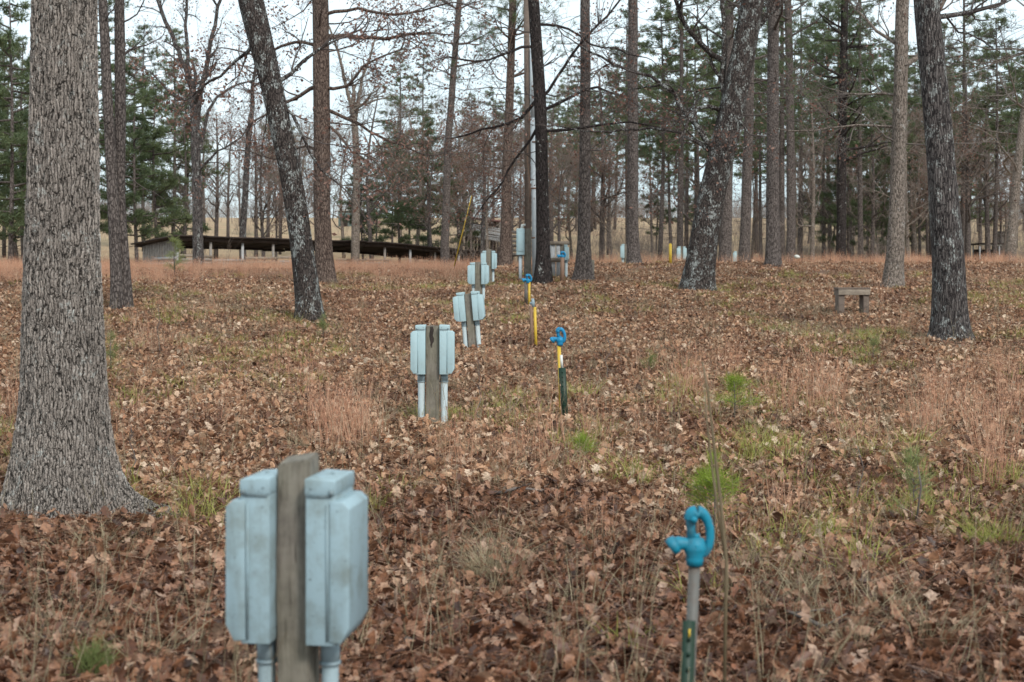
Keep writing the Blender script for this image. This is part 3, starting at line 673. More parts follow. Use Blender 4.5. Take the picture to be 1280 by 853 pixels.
tree('pale_tree', 'pale leaning bare oak spreading branches beside the far open shelter', 'tree', 1263, 330, 68,
     [(1263, 320), (1266, 280), (1275, 180), (1286, 100), (1290, 20)], [14, 12, 10, 9, 7], BPa, TW, 39, 13, .3, .3, 12, .3, auto=16, auto_z=(4, 11), auto_L=(3, 6), auto_r=.06, maxl=3)
tree('pale_tree', 'pale bare tree forking high, beside the far grey-green hut', 'tree', 444, 318, 84,
     [(444, 310), (445, 260), (446, 200), (443, 150)], [11, 10, 9, 8], BPa, TW, 40, 12, .2, .3, 10, .3,
     limbs=[([(444, 155), (450, 110), (462, 70), (475, 30)], 5, 2, .2, 7), ([(444, 150), (430, 100), (422, 60), (405, 20)], 5, 2, -.2, 7)], auto=14, auto_z=(4, 10), auto_L=(2, 4), auto_r=.04, leaf=.4)
tree('bare_tree', 'slim bare tree rising above the middle of the long shed roof', 'tree', 304, 315, 90,
     [(303, 300), (306, 250), (310, 180), (316, 130)], [9, 8, 7, 6], BD, TW, 41, 15, .2, .3, 8, .3, auto=16, auto_z=(5, 13), auto_L=(2, 4), auto_r=.04, leaf=.3)
tree('brown_leaved_oak', 'young oak still holding withered brown leaves behind the collapsed shed', 'tree', 603, 322, 92,
     [(603, 310), (604, 280), (606, 230), (604, 180)], [6, 5, 4, 3], BD, TD, 42, 9, .2, .3, 8, .3, auto=24, auto_z=(3, 9), auto_L=(1.5, 3.6), auto_r=.03, leaf=2.2)

# ------------------------------------------------------------------ background stand: shared shapes, one object per tree
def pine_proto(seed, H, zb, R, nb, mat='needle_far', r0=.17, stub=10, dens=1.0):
    rg = np.random.default_rng(seed); root = empty('pine_tree', (0, 0, -50)); T = MB(); Cw = MB()
    n = 10; t = np.linspace(0, 1, n); b = rg.normal(0, .25, 2)
    tp = np.column_stack([b[0] * np.sin(t * 3), b[1] * np.sin(t * 2.5), -.3 + t * H]); tr = r0 * (1 - .82 * t); T.tube(tp, tr, 8)
    for k in range(stub):
        z = rg.uniform(zb * .3, zb); a = rg.uniform(0, 6.28); c = npv(np.interp(z, tp[:, 2], tp[:, 0]), np.interp(z, tp[:, 2], tp[:, 1]), z)
        T.tube([c, c + npv(math.cos(a), math.sin(a), rg.uniform(-.2, .3)) * rg.uniform(.4, 1.6)], [.02, .008], 3, cap=False)
    for k in range(nb):
        f = (k + rg.random()) / nb; z = zb + (H - zb) * f; a = rg.uniform(0, 6.28); L = R * (1 - f ** 1.6 * .8) * rg.uniform(.5, 1.15) * (min(1, .45 + f * 3))
        c = npv(np.interp(z, tp[:, 2], tp[:, 0]), np.interp(z, tp[:, 2], tp[:, 1]), z); el = rg.uniform(-.15, .35)
        dv = unit(npv(math.cos(a), math.sin(a), el)); e = c + dv * L + npv(0, 0, .12 * L); T.tube([c, c + dv * L * .5, e], [.045, .03, .012], 4, cap=False)
        m_ = max(3, int(L * 5 * dens))
        for q in range(m_):
            s = rg.uniform(.3, 1.05); pos = c + (e - c) * s + rg.normal(0, 1, 3) * npv(.28, .28, .10) * (L * .28 + .2)
            needles(Cw, pos, dv + npv(0, 0, .5), 26, .27, .042, rg)
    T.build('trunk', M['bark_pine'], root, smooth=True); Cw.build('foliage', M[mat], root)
    return root
def bare_proto(seed, H, r0, leaf=0, spread=1.):
    rg = np.random.default_rng(seed); root = empty('bare_tree', (0, 0, -50)); T = MB(); K = MB(); tips = []
    n = 9; t = np.linspace(0, 1, n); w = rg.normal(0, .35, 2)
    tp = np.column_stack([w[0] * np.sin(t * 4) * t, w[1] * np.sin(t * 3) * t, -.3 + t * H * .8]); tr = r0 * (1 - .75 * t); T.tube(tp, tr, 8)
    for k in range(17):
        z = rg.uniform(H * .16, H * .8); a = rg.uniform(0, 6.28); c = npv(*[np.interp(z, tp[:, 2], tp[:, i]) for i in range(3)])
        grow(T, K, c, unit(npv(math.cos(a), math.sin(a), rg.uniform(.1, 1.2))), rg.uniform(1.6, 3.6) * spread * (1.2 - z / H * .5), max(.02, np.interp(z, tp[:, 2], tr) * .5), 1, 3, rg, .12, .26, tips, (5, 8), rmin=.011)
    T.build('trunk', M['bark_pine'] if seed % 2 else M['bark_pale'], root, smooth=True); K.build('crown', M['twig_russet'], root)
    if leaf:
        Lf = MB(); leaves_on(Lf, tips, leaf, .14, rg, .18); Lf.build('withered_leaves', M['brownleaf'], root)
    return root
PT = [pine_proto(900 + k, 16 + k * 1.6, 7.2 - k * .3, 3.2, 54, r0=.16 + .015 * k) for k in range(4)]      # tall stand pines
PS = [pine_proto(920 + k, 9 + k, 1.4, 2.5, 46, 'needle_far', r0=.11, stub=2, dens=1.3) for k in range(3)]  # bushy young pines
BT = [bare_proto(940 + k, 12 + k * 1.2, .14 + .02 * k) for k in range(4)]
BW = [bare_proto(960 + k, 9 + k * 1.5, .12, leaf=1.6) for k in range(2)]
used = set()
def place(pool, px, d, label, group, sc=1., cat='tree'):
    k = rnd.randrange(len(pool)); o = pool[k]; loc = ground(px, d); rz = rnd.uniform(0, 6.28)
    if o.name in used: q = dup(o, loc, rz, sc, label, group)
    else: used.add(o.name); q = o; q.location = loc; q.rotation_euler = (0, 0, rz); q.scale = (sc,) * 3; tag(q, label, cat, group)
    q['category'] = cat
    return q
GP = ('slender tall pine in the far stand beyond the crest', 'tall pines in the far stand')
GS = ('bushy young pine with low green boughs beyond the long shed', 'bushy young pines in the background')
GB = ('bare leafless tree with fine twigs far beyond the crest', 'bare trees in the background')
GW = ('small background oak still holding rusty brown leaves', 'brown-leaved oaks in the background')
for px, d, s in [(200, 92, 1.35), (172, 88, 1.25), (225, 100, 1.4), (150, 96, 1.5), (12, 80, 1.5), (36, 90, 1.5), (-30, 84, 1.5), (22, 105, 1.8), (470, 120, .8), (490, 112, .95), (512, 125, 1.), (535, 118, 1.05), (560, 130, .9), (455, 135, .7), (700, 130, .9), (1040, 120, 1.), (1075, 115, .9), (1140, 105, .9), (1165, 125, 1.), (1100, 95, .8), (1010, 130, 1), (820, 120, .8), (-90, 100, 1.1), (1380, 110, 1.1), (860, 135, .9), (140, 125, 1.), (1085, 112, 1.3), (1130, 108, 1.3), (720, 150, 1.2), (1060, 92, 1.0), (1180, 112, 1.4), (1225, 120, 1.5), (455, 96, .85), (500, 100, .95), (538, 94, 1.0), (575, 104, .9)]:
    place(PS, px, d, *GS, sc=s)
for k in range(50):   # dense right-hand stand
    px = 690 + (k + rnd.random()) / 50 * 640; place(PT, px, rnd.uniform(78, 165), *GP, sc=rnd.uniform(.78, 1.1))
for px in (5, 30, -20, 120, 180, 60, 215, -60, -110, 90): place(PT, px, rnd.uniform(80, 130), *GP, sc=rnd.uniform(.85, 1.1))
for px in (500, 530, 590, 615, 650, 350, 100): place(PT, px, rnd.uniform(110, 170), *GP, sc=rnd.uniform(.75, .95))
for px, d in [(270, 110), (285, 130), (320, 105), (335, 140), (350, 118), (365, 150), (380, 105), (300, 165), (255, 150), (410, 140), (430, 112), (465, 95), (520, 98), (575, 105), (495, 150), (660, 98), (690, 140), (715, 100), (760, 115), (1090, 90), (1135, 84), (1210, 88), (1235, 96), (1190, 110), (1255, 105), (1290, 90), (1160, 100), (1030, 95), (1000, 105), (870, 98), (640, 150), (120, 110), (60, 95), (190, 140), (230, 95), (1320, 100), (1400, 90), (1350, 120), (-60, 110), (740, 150), (690, 88), (752, 96), (1015, 84), (1105, 118), (1145, 100), (1200, 120), (1265, 125), (585, 140), (395, 126), (330, 92)]:
    place(BT, px, d, *GB, sc=rnd.uniform(.8, 1.15))
for px, d in [(700, 82), (735, 104), (1150, 92), (1225, 120), (345, 96), (575, 120), (1065, 100), (1190, 88), (940, 110), (655, 120), (540, 90), (610, 84), (640, 96), (765, 95), (815, 118), (1110, 108), (1250, 98), (1030, 118), (590, 102), (500, 118), (372, 112)]:
    place(BW, px, d, *GW, sc=rnd.uniform(.8, 1.1))

# brushy understorey at the crest, grey-brown saplings
def brush_proto(seed):
    rg = np.random.default_rng(seed); T = MB()
    for k in range(9):
        a = rg.uniform(0, 6.28); grow(T, T, npv(rg.normal(0, .5), rg.normal(0, .5), -.1), unit(npv(math.cos(a) * .3, math.sin(a) * .3, 1)), rg.uniform(1.2, 2.8), .014, 2, 3, rg, .1, .12, None, (5, 8), rmin=.006)
    return T.build('brush', M['twig_russet'], link=False)
br = collection([brush_proto(700 + k) for k in range(4)], 'brushes')
B = cone(480, 78, 150, 4); B = B[(B[:, 0] / B[:, 1] > .03) | (nr.random(len(B)) < .25)]
scatter('undergrowth', br, *put(B, 0, .05, .6, 1.1), label='tangled grey-brown leafless undergrowth beyond the crest', cat='undergrowth')

B = cone(1500, 170, 340, 6); qx = B[:, 0] / B[:, 1]; B = B[(qx > .04) | (qx < -.2) | (nr.random(len(B)) < .3)]
scatter('far_woods', br, *put(B, 0, .04, .7, 1.7), label='distant leafless woods closing the far side of the field', cat='woods')
# ------------------------------------------------------------------ pedestals
def pedestal(loc, rz, lean, label, group, w=1.0, post_w=.11, post_top=.06, bh=.50, bz=.62, post_d=.13, H=None, split=False, mat='boxpaint', gap=0.0, sides=(-1, 1), con=.030):
    """wooden post with a metal outlet box on each side; bz = height of the boxes' underside"""
    root = empty('power_pedestal', loc, rz, label=label, cat='outlet post', group=group); root.rotation_euler = (lean[1], lean[0], rz)
    top = bz + bh + post_top
    bm = bmesh.new(); bmesh.ops.create_cube(bm, size=1)
    for v in bm.verts:
        v.co = Vector((v.co.x * post_w, v.co.y * post_d, (v.co.z + .5) * (top + .3) - .3))
        if v.co.z > .5: v.co.z += .012 * (v.co.x / post_w) + rnd.uniform(-.016, .012)
    bmesh.ops.bevel(bm, geom=[e for e in bm.edges], offset=.006, segments=2, affect='EDGES')
    bmesh.ops.subdivide_edges(bm, edges=[e for e in bm.edges if e.calc_length() > .5], cuts=14, use_grid_fill=True)
    for v in bm.verts:
        q = mnoise.noise(Vector((v.co.x * 14, v.co.y * 14, v.co.z * 3 + loc.x))); v.co.x += q * .004; v.co.y += q * .004
    me = bpy.data.meshes.new('post'); bm.to_mesh(me); bm.free(); me.materials.append(M['post'])
    po = bpy.data.objects.new('post', me); C.objects.link(po); po.parent = root
    if split:
        K = MB(); n = 8
        K.tube([(-.012 + .006 * math.sin(q * 1.7), -post_d / 2 - .001, top - .01 - q * .035) for q in range(n)], [.016, .02, .022, .02, .024, .018, .010, .003], 6)
        c = K.build('rot_cavity', M['darkroof'], root); c.scale = (1, .12, 1); c.location.y = -post_d / 2 * .88
    W = .26
    for sg in sides:
        x0 = sg * (post_w / 2 + .004 + gap); X = lambda t: x0 + sg * t
        zt = bz + bh
        def hull(prof, y0, y1):   # prof: (t,z) outline, extruded along y
            b = MB(); n = len(prof); v = [(X(t), y0, z) for t, z in prof] + [(X(t), y1, z) for t, z in prof]
            b.add(v, np.array([list(range(n))])); b.f.append(np.array([[n + k for k in range(n)][::-1]], np.int32))
            b.f.append(np.array([[(k + 1) % n, k, n + k, n + (k + 1) % n] for k in range(n)], np.int32)); return b
        def fix(o):
            bm = bmesh.new(); bm.from_mesh(o.data); bmesh.ops.recalc_face_normals(bm, faces=bm.faces); bm.to_mesh(o.data); bm.free(); return o
        d_ = .105 * w; cv = .055 * w
        body = fix(hull([(0, bz), (d_, bz), (d_, zt - .008), (0, zt - .008)], -W / 2, W / 2).build('box_body', M[mat], root, bevel=.002))
        cover = fix(hull([(d_ * .82 + .002, bz + .012), (d_ + cv * .45, bz + .008), (d_ + cv, bz + .06), (d_ + cv, zt - .085), (d_ + cv * .55, zt - .062), (d_ * .82 + .002, zt - .062)], -W / 2 + .012 - .018, W / 2 - .012 + .018).build('cover', M[mat], root, bevel=.003))
        # raised vertical seam between body and cover
        sm = MB(); sm.box((X(d_ * .76), -W / 2 - .003, bz + bh / 2 - .03), (.006, .006, bh - .09)); sm.build('seam', M[mat], body)
        lid = fix(hull([(-.002, zt - .042), (d_ + .003, zt - .042), (d_ + .003, zt + .004), (-.002, zt + .010)], -W / 2 - .004, W / 2 + .004).build('lid', M[mat], root, bevel=.002))
        sc2 = MB(); sc2.box((X(d_ * .45), -W / 2 - .004, zt - .045), (d_ * .8, .006, .004)); sc2.box((X(d_ * .9), -W / 2 - .007, zt - .034), (.012, .008, .018))
        sc2.build('latch', M['latch'], lid)
        bt = MB(); bt.tube([(X(d_ * .55), .02, zt + .004), (X(d_ * .55), .02, zt + .013)], [.007, .006], 8); bt.tube([(X(d_ * .2), -W / 2 - .0065, zt - .02), (X(d_ * .2), -W / 2 - .001, zt - .02)], [.004, .004], 8)
        bt.build('screw', M['latch'], lid)
        cx = X(con * 1.15 if con > .035 else d_ * .5); cl = MB(); cl.tube([(cx, 0, bz - .085), (cx, 0, bz - .005)], [con * 1.12] * 2, 16); cl.tube([(cx, 0, bz - .092), (cx, 0, bz - .08)], [con * 1.22] * 2, 16)
        cl.build('collar', M['collar'], root, smooth=False)
        cn = MB(); cn.tube([(cx, 0, -.2), (cx * .985, 0, bz * .5), (cx, 0, bz - .08)], [con] * 3, 16, cap=False); cn.build('conduit', M['conduit_near' if mat == 'boxpaint' else 'conduit'], root, smooth=True)
    return root
G = 'outlet posts in a row up the slope'
b1 = ground(373, 4.7)
b1z = (592 - 365) * 4.7 / F   # lid top below the eye
pedestal(b1, math.radians(-7), (0, 0), 'nearest outlet post with blurred pale blue boxes, cut off by the frame\'s bottom', G, post_w=.112, post_top=.065, bh=.525, bz=EYE - b1z - .535 - b1.z, w=.90, con=.029)
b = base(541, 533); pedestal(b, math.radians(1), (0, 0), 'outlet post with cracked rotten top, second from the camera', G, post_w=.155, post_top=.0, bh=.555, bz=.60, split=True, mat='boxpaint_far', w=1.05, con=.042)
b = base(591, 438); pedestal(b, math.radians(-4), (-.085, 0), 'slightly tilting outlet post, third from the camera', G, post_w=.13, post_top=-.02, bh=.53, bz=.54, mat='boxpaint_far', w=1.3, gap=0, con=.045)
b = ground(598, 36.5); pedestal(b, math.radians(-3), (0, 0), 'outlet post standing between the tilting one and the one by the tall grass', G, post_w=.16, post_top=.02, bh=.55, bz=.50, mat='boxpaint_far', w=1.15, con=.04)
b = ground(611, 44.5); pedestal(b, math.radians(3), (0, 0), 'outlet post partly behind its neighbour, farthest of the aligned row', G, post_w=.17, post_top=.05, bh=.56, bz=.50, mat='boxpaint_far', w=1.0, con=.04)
G2 = 'distant outlet posts along the crest'
def far_ped(px, d, zc, label, **k):
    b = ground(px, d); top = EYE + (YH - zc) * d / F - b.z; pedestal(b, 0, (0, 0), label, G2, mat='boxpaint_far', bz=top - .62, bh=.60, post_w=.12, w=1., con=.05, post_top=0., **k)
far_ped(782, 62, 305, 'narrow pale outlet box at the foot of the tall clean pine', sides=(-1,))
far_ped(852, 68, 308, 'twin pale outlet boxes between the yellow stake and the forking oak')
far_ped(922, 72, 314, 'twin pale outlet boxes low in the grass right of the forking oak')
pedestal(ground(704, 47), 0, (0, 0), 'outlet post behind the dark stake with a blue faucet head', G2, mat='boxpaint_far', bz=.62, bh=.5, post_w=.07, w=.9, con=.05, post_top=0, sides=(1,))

# ------------------------------------------------------------------ meter post, utility pole and conduit, guy guard, board panel
d = 44.8
b = ground(657, d); mp_ = empty('meter_post', b, label='brown post with tall pale blue meter box beside the utility pole', cat='meter post')
hp = EYE + (YH - 286) * d / F - b.z; q = MB(); q.box((.08, 0, hp / 2 - .1), (.2, .18, hp + .2)); q.build('post', M['post'], mp_, bevel=.01)
q = MB(); q.box((-.16, 0, hp - .42), (.26, .28, .84)); bx = q.build('meter_box', M['boxpaint_far'], mp_, bevel=.02)
q = MB(); q.box((-.16, -.15, hp - .42), (.18, .02, .6)); q.build('door', M['boxpaint_far'], bx, bevel=.006)
q = MB(); q.tube([(-.12, 0, hp + .0), (-.10, 0, hp + .1), (.0, 0, hp + .12)], [.05, .05, .03], 8); q.build('weather_head', M['white'], mp_)
q = MB(); q.tube([(-.16, 0, -.1), (-.16, 0, hp - .84)], [.055] * 2, 10); q.build('conduit', M['pvcwhite'], mp_, smooth=True)
q = MB(); q.tube([(-.02, -.03, -.1), (-.02, -.03, hp - .84)], [.03] * 2, 10); q.build('conduit', M['galv'], mp_, smooth=True)
d = 46.2; b = ground(660, d); up_ = empty('utility_pole', b, label='thin brown wooden utility pole with pale conduit strapped to its side', cat='utility pole')
q = MB(); hp = 10.4; q.tube([(0, 0, -.5), (-.02, 0, 5), (-.06, 0, hp)], [.10, .10, .09], 14); pole = q.build('pole', M['benchwood'], up_, smooth=True)
q = MB(); x0 = wx(667.5, d) - b.x; z1 = EYE + (YH - 62) * d / F - b.z; q.tube([(x0 + .03, -.12, -.1), (x0, -.12, 3), (x0 - .04, -.12, 5.2)], [.088] * 3, 14); q.tube([(x0 - .04, -.12, 5.2), (x0 - .07, -.12, z1)], [.07] * 2, 12)
q.build('conduit', M['pvcwhite'], up_, smooth=True)
for z in (1.3, 2.9, 4.4, 6.2):
    s_ = MB(); s_.tube([(x0 - .01, -.12, z), (x0 - .01, -.12, z + .05)], [.098] * 2, 14); s_.build('strap', M['rod'], up_)
q = MB(); q.box((-.05, -.13, hp - .7), (.9, .08, .1)); q.build('crossarm', M['benchwood'], up_)
q = MB(); pp2 = [(-.02, -.135, 6 - k * .5) for k in range(6)]; q.tube([(0.02 + .05 * math.sin(k * 1.3), -.22, 5.6 - k * .45) for k in range(8)], [.012] * 8, 5); q.build('cable', M['rod'], up_)
gb = ground(563, 47); gt = b + Vector((-.05, 0, 9.8)); gw = empty('guy_wire', gb, label='slanting yellow guy wire guard rising from the tan grass', cat='guy wire')
dv = (gt - gb); q = MB(); q.tube([(0, 0, -.1), tuple(dv)], [.006] * 2, 5); q.build('wire', M['rod'], gw)
ln = dv.normalized(); q = MB(); q.tube([tuple(ln * .5), tuple(ln * 1.7), tuple(ln * 2.9)], [.017, .019, .016], 8); q.build('guard', M['yellow'], gw)
d = 47.5; b = ground(697, d); pn = empty('nailed_up_screen', b, .12, label='upright weathered boards nailed to brown rails right of the black trunk', cat='board screen')
for x, w_ in ((-.16, .17), (.02, .13), (.16, .12)):
    q = MB(); q.box((x, 0, .55), (w_, .03, 1.35), jit=.004); q.build('board', M['whiteboard'] if x < .1 else M['post'], pn)
for z in (.62, 1.18):
    q = MB(); q.box((.06, -.04, z), (.66, .05, .13), jit=.006); q.build('rail', M['boardx'], pn)
b = ground(741, 46); q = MB(); q.box((0, 0, .25), (.1, .1, .9), jit=.01); o = q.build('short_post', M['post']); o.location = b; tag(o, 'short brown wooden stub post right beside the reddish grey pine foot', 'post')

# ------------------------------------------------------------------ yard hydrants
def hydrant_head(root, z, s, mat, rz=0., full=True):
    hd = MB()
    hd.tube([(0, 0, z - .012), (0, 0, z + .012), (0, 0, z + .02), (0, 0, z + .045), (0, 0, z + .055), (0, 0, z + .085), (0, 0, z + .092)], np.array([.029, .033, .031, .042, .042, .033, .018]) * s, 20)
    hd.tube([(-.006, 0, z + .052), (-.035 * s, 0, z + .066), (-.058 * s, 0, z + .068), (-.076 * s, 0, z + .060)], np.array([.026, .023, .025, .030]) * s, 16)
    hd.tube([(-.066 * s, 0, z + .066), (-.082 * s, 0, z + .058), (-.092 * s, 0, z + .050)], np.array([.032, .034, .031]) * s, 16)
    # yoke rising from the body to the pivot
    hd.tube([(-.010 * s, 0, z + .08), (-.017 * s, 0, z + .12), (-.018 * s, 0, z + .150), (-.012 * s, 0, z + .166)], np.array([.020, .016, .020, .022]) * s, 12)
    h = hd.build('spout_head', mat, root, smooth=True)
    lv = MB(); cur = [(-.022, .150), (-.016, .176), (.004, .184), (.026, .176), (.043, .152), (.053, .120), (.055, .088), (.050, .058), (.040, .034), (.028, .024)]
    rr = [.022, .025, .024, .020, .017, .016, .016, .016, .014, .010]
    pts = np.array([(x * s, 0, z + zz) for x, zz in cur]); p2, r2 = resample(pts, np.array(rr) * s, .006); lv.tube(p2, r2, 14)
    lv.tube([(-.012 * s, -.026 * s, z + .158), (-.012 * s, .026 * s, z + .158)], [.009 * s] * 2, 10)
    lv.build('lever', mat, root, smooth=True)
    nb = MB(); nb.tube([(0, 0, z + .088), (0, 0, z + .104)], [.017 * s] * 2, 6); nb.tube([(.0, -.040 * s, z + .062), (0, -.030 * s, z + .062)], [.008 * s] * 2, 6)
    nb.tube([(-.012 * s, -.034 * s, z + .158), (-.012 * s, -.026 * s, z + .158)], [.013 * s] * 2, 6); nb.build('bolts', mat, root)
    rd = MB(); rd.tube([(.006 * s, 0, z + .07), (.006 * s, 0, z + .165)], [.005 * s] * 2, 8); rd.build('rod', M['rod'], root)
def tpost(root, x, y, z0, z1, mat, w=.035):
    q = MB(); q.box((x, y, (z0 + z1) / 2), (w, .006, z1 - z0)); q.box((x, y + .018, (z0 + z1) / 2), (.006, .032, z1 - z0))
    for k in range(int((z1 - max(z0, 0)) / .055)): q.box((x, y - .006, max(z0, 0) + .03 + k * .055), (.012, .008, .014))
    return q.build('steel_post', mat, root)
b = ground(860, 5.15); zt = EYE + (YH - 703) * 5.15 / F - b.z
h = empty('yard_hydrant', b, math.radians(4), label='nearest yard hydrant, out-of-focus bright blue head on rusty grey pipe', cat='hydrant', group='yard hydrants'); h.rotation_euler[1] = .03
q = MB(); q.tube([(-.012, 0, -.1), (0, 0, zt - .01)], [.021] * 2, 18); q.build('pipe', M['galv'], h, smooth=True); hydrant_head(h, zt, 1.0, M['blue'])
tpost(h, -.020, -.032, -.1, zt - .205, M['green'], .046); tpt = MB(); tpt.box((-.019, -.040, zt - .25), (.007, .004, .035)); tpt.build('paint_chip', M['yellow'], h)
b = base(705, 528); zt = EYE + (YH - 431) * b.y / F - b.z
h = empty('yard_hydrant', b, math.radians(-8), label='blue-headed hydrant on yellow pipe with dark green steel post', cat='hydrant', group='yard hydrants'); h.rotation_euler[1] = -.05
q = MB(); q.tube([(-.03, 0, -.1), (-.015, 0, zt - .01)], [.022] * 2, 14); q.build('pipe', M['yellow'], h, smooth=True); hydrant_head(h, zt, 1.1, M['bluedark'])
q = MB(); q.box((.008, -.01, zt - .20), (.03, .02, .16)); q.build('pale_band', M['white'], h)
tpost(h, .012, -.026, -.1, zt - .27, M['green'], .085)
b = base(668, 437); h = empty('yard_hydrant', b, 0, label='yellow pipe hydrant with small dark head beside a brown stake', cat='hydrant', group='yard hydrants'); zt = EYE + (YH - 384) * b.y / F - b.z
h.rotation_euler[1] = -.03
q = MB(); q.tube([(.03, 0, -.1), (.03, 0, zt)], [.028] * 2, 12); q.build('pipe', M['yellow'], h, smooth=True)
q = MB(); q.tube([(-.04, 0, -.1), (-.04, 0, zt + .03)], [.03] * 2, 8); q.build('stake', M['rod'], h)
q = MB(); q.tube([(0, 0, zt), (0, 0, zt + .08), (0, 0, zt + .16)], [.03, .035, .02], 10); q.tube([(0, 0, zt + .08), (-.06, 0, zt + .07)], [.02, .02], 8); q.build('spout_head', M['collar'], h, smooth=True)
b = base(660, 383); h = empty('yard_hydrant', b, 0, label='blue-headed hydrant on yellow and white pipe at the black trunk\'s foot', cat='hydrant', group='yard hydrants'); zt = EYE + (YH - 353) * b.y / F - b.z
q = MB(); q.tube([(.03, 0, -.1), (.03, 0, zt)], [.03] * 2, 12); q.build('pipe', M['yellow'], h, smooth=True); hydrant_head(h, zt - .01, 1.5, M['bluedark'])
q = MB(); q.box((-.05, 0, zt * .5), (.08, .03, zt)); q.build('steel_post', M['galv'], h)
b = base(703, 356); h = empty('yard_hydrant', b, 0, label='dark staked hydrant with blue head before the lone pale outlet box', cat='hydrant', group='yard hydrants'); zt = EYE + (YH - 322) * b.y / F - b.z
q = MB(); q.tube([(0, 0, -.1), (0, 0, zt)], [.06] * 2, 8); q.build('stake', M['rod'], h); hydrant_head(h, zt - .02, 1.6, M['bluedark'])
b = ground(838, 60); q = MB(); q.tube([(0, 0, -.1), (0, 0, .8)], [.065, .065], 10); q.tube([(0, 0, .8), (0, 0, .84)], [.065, .03], 10); o = q.build('yellow_stake', M['yellow']); o.location = b; tag(o, 'short yellow stake in the grass left of the twin pale boxes', 'stake')
b = ground(996, 62); bm = bmesh.new(); bmesh.ops.create_icosphere(bm, subdivisions=3, radius=.13)
for v in bm.verts: v.co *= 1 + .35 * mnoise.noise(v.co * 6); v.co.z *= .7
me = bpy.data.meshes.new('stone'); bm.to_mesh(me); bm.free(); me.materials.append(M['stone']); o = bpy.data.objects.new('stone', me); C.objects.link(o); o.location = b + Vector((0, 0, .3)); tag(o, 'small pale stone in the grass right of the straight pine', 'stone')

# ------------------------------------------------------------------ bench
b = base(1065, 393); bn = empty('wooden_bench', b, math.radians(4), label='small weathered wooden bench standing alone on the leaves', cat='bench'); k = b.y / F
hh = 32 * k; wd_ = 40 * k
for sg in (-1, 1):
    q = MB(); q.box((sg * (wd_ / 2 - 4.5 * k), 0, hh / 2 - .1), (7.5 * k, .3, hh + .15), jit=.006); q.build('leg', M['benchwood'], bn, bevel=.008)
q = MB(); q.box((0, 0, hh + .005), (wd_ * 1.04, .36, .04), jit=.003); q.build('seat', M['benchwood'], bn, bevel=.006)
for sg in (-1, 1):
    q = MB(); q.box((0, sg * .17, hh - .085), (wd_, .035, .13), jit=.003); q.build('apron', M['boardx'], bn, bevel=.005)

# ------------------------------------------------------------------ long open shed on the left
A_ = P(222, 0, 76); A_.z = 0; B_ = P(640, 0, 95); B_.z = 0
u = (B_ - A_); Ls = u.length; u = u.normalized(); nv = Vector((-u.y, u.x, 0)); dep = 3.4
sh = empty('long_shed', Vector((A_.x, A_.y, float(gz(A_.x, A_.y)))), label='long low open-fronted shed with sagging dark roof behind the grass', cat='shed'); o0 = sh.location.copy()
def L(t, n, z): return tuple(A_ + u * t + nv * n + Vector((0, 0, z)) - o0)
def zt_(t): return EYE + (YH - np.interp(t / Ls, [0, .25, .6, .85, 1], [295, 298, 304, 314, 320])) * (76 + 19 * t / Ls) / F
q = MB(); q2 = MB(); R_ = MB(); nseg = 16
for k in range(nseg):
    t0, t1 = Ls * k / nseg - (.5 if k == 0 else 0), Ls * (k + 1) / nseg - .02; ja = rnd.uniform(-.05, .04); za, zb_ = zt_(max(t0, 0)) + ja, zt_(t1) + ja + rnd.uniform(-.03, .03)
    v = [L(t0, -.5 + ja * 2, za), L(t1, -.5 + ja * 3, zb_), L(t1, dep + .4, zb_ - .36), L(t0, dep + .4, za - .36)]; v += [(x, y, z - .07) for x, y, z in v]
    R_.add(v, [[0, 1, 2, 3], [7, 6, 5, 4], [0, 4, 5, 1], [1, 5, 6, 2], [2, 6, 7, 3], [3, 7, 4, 0]])
    q.plank(L(t0, -.12, za - .2), L(t1, -.12, zb_ - .2), .22, .06)
    q2.plank(L(t0, dep, za - .50), L(t1, dep, zb_ - .50), .16, .06)
R_.build('roof', M['darkroof'], sh); q.build('front_beam', M['darkroof'], sh); q2.build('back_beam', M['darkroof'], sh)
for k in range(13):
    t = Ls * k / 12 * .97; q = MB(); q.box(Vector(L(t, 0, (zt_(t) + gz(A_.x, A_.y + 5)) / 2 - .25)), (.13, .13, zt_(t) - float(gz(A_.x, A_.y + 5)) + .3)); q.build('post', M['whiteboard'] if k % 2 == 0 else M['board'], sh)
for j, z_ in enumerate((.45, .75, 1.05)):
    q = MB(); 
    for k in range(12):
        if j == 2 and k % 3 == 1: continue
        t0, t1 = Ls * k / 12, Ls * (k + 1) / 12; q.plank(L(t0, -.09, o0.z + z_ + rnd.uniform(-.05, .05)), L(t1, -.09, o0.z + z_ + rnd.uniform(-.05, .05) + (zt_(t1) - zt_(0)) * .3), .14, .03)
    q.build('rail', M['boardx'], sh)
q = MB()
for k in range(40):
    t = Ls * (k + .5) / 40
    if k % 7 == 3: continue
    hgt = (zt_(t) - .95) - o0.z; q.plank(L(t, dep - .02, o0.z - .2), L(t, dep - .02, o0.z + hgt * rnd.uniform(.35, .62)), Ls / 40 * .96, .03, up=u)
q.build('back_boards', M['board'], sh)
q = MB()
for k in (0, 1, 3, 5, 6, 9):
    for j in range(3): q.plank(L(Ls * k / 12 + .1, -.12, o0.z + .5 + j * .17), L(Ls * (k + 1) / 12 - .1, -.12, o0.z + .52 + j * .17 + rnd.uniform(-.04, .04)), .15, .03)
q.build('front_boards', M['board'], sh)
q = MB()
for k in range(14):
    n_ = dep * (k + .5) / 14; q.plank(L(0, n_, o0.z + (.0 if k < 12 else .1)), L(0, n_, zt_(0) - .12 - .36 * n_ / dep), dep / 14 * rnd.uniform(.72, .96), .03, up=nv)
q.build('end_wall', M['board'], sh)
q = MB()
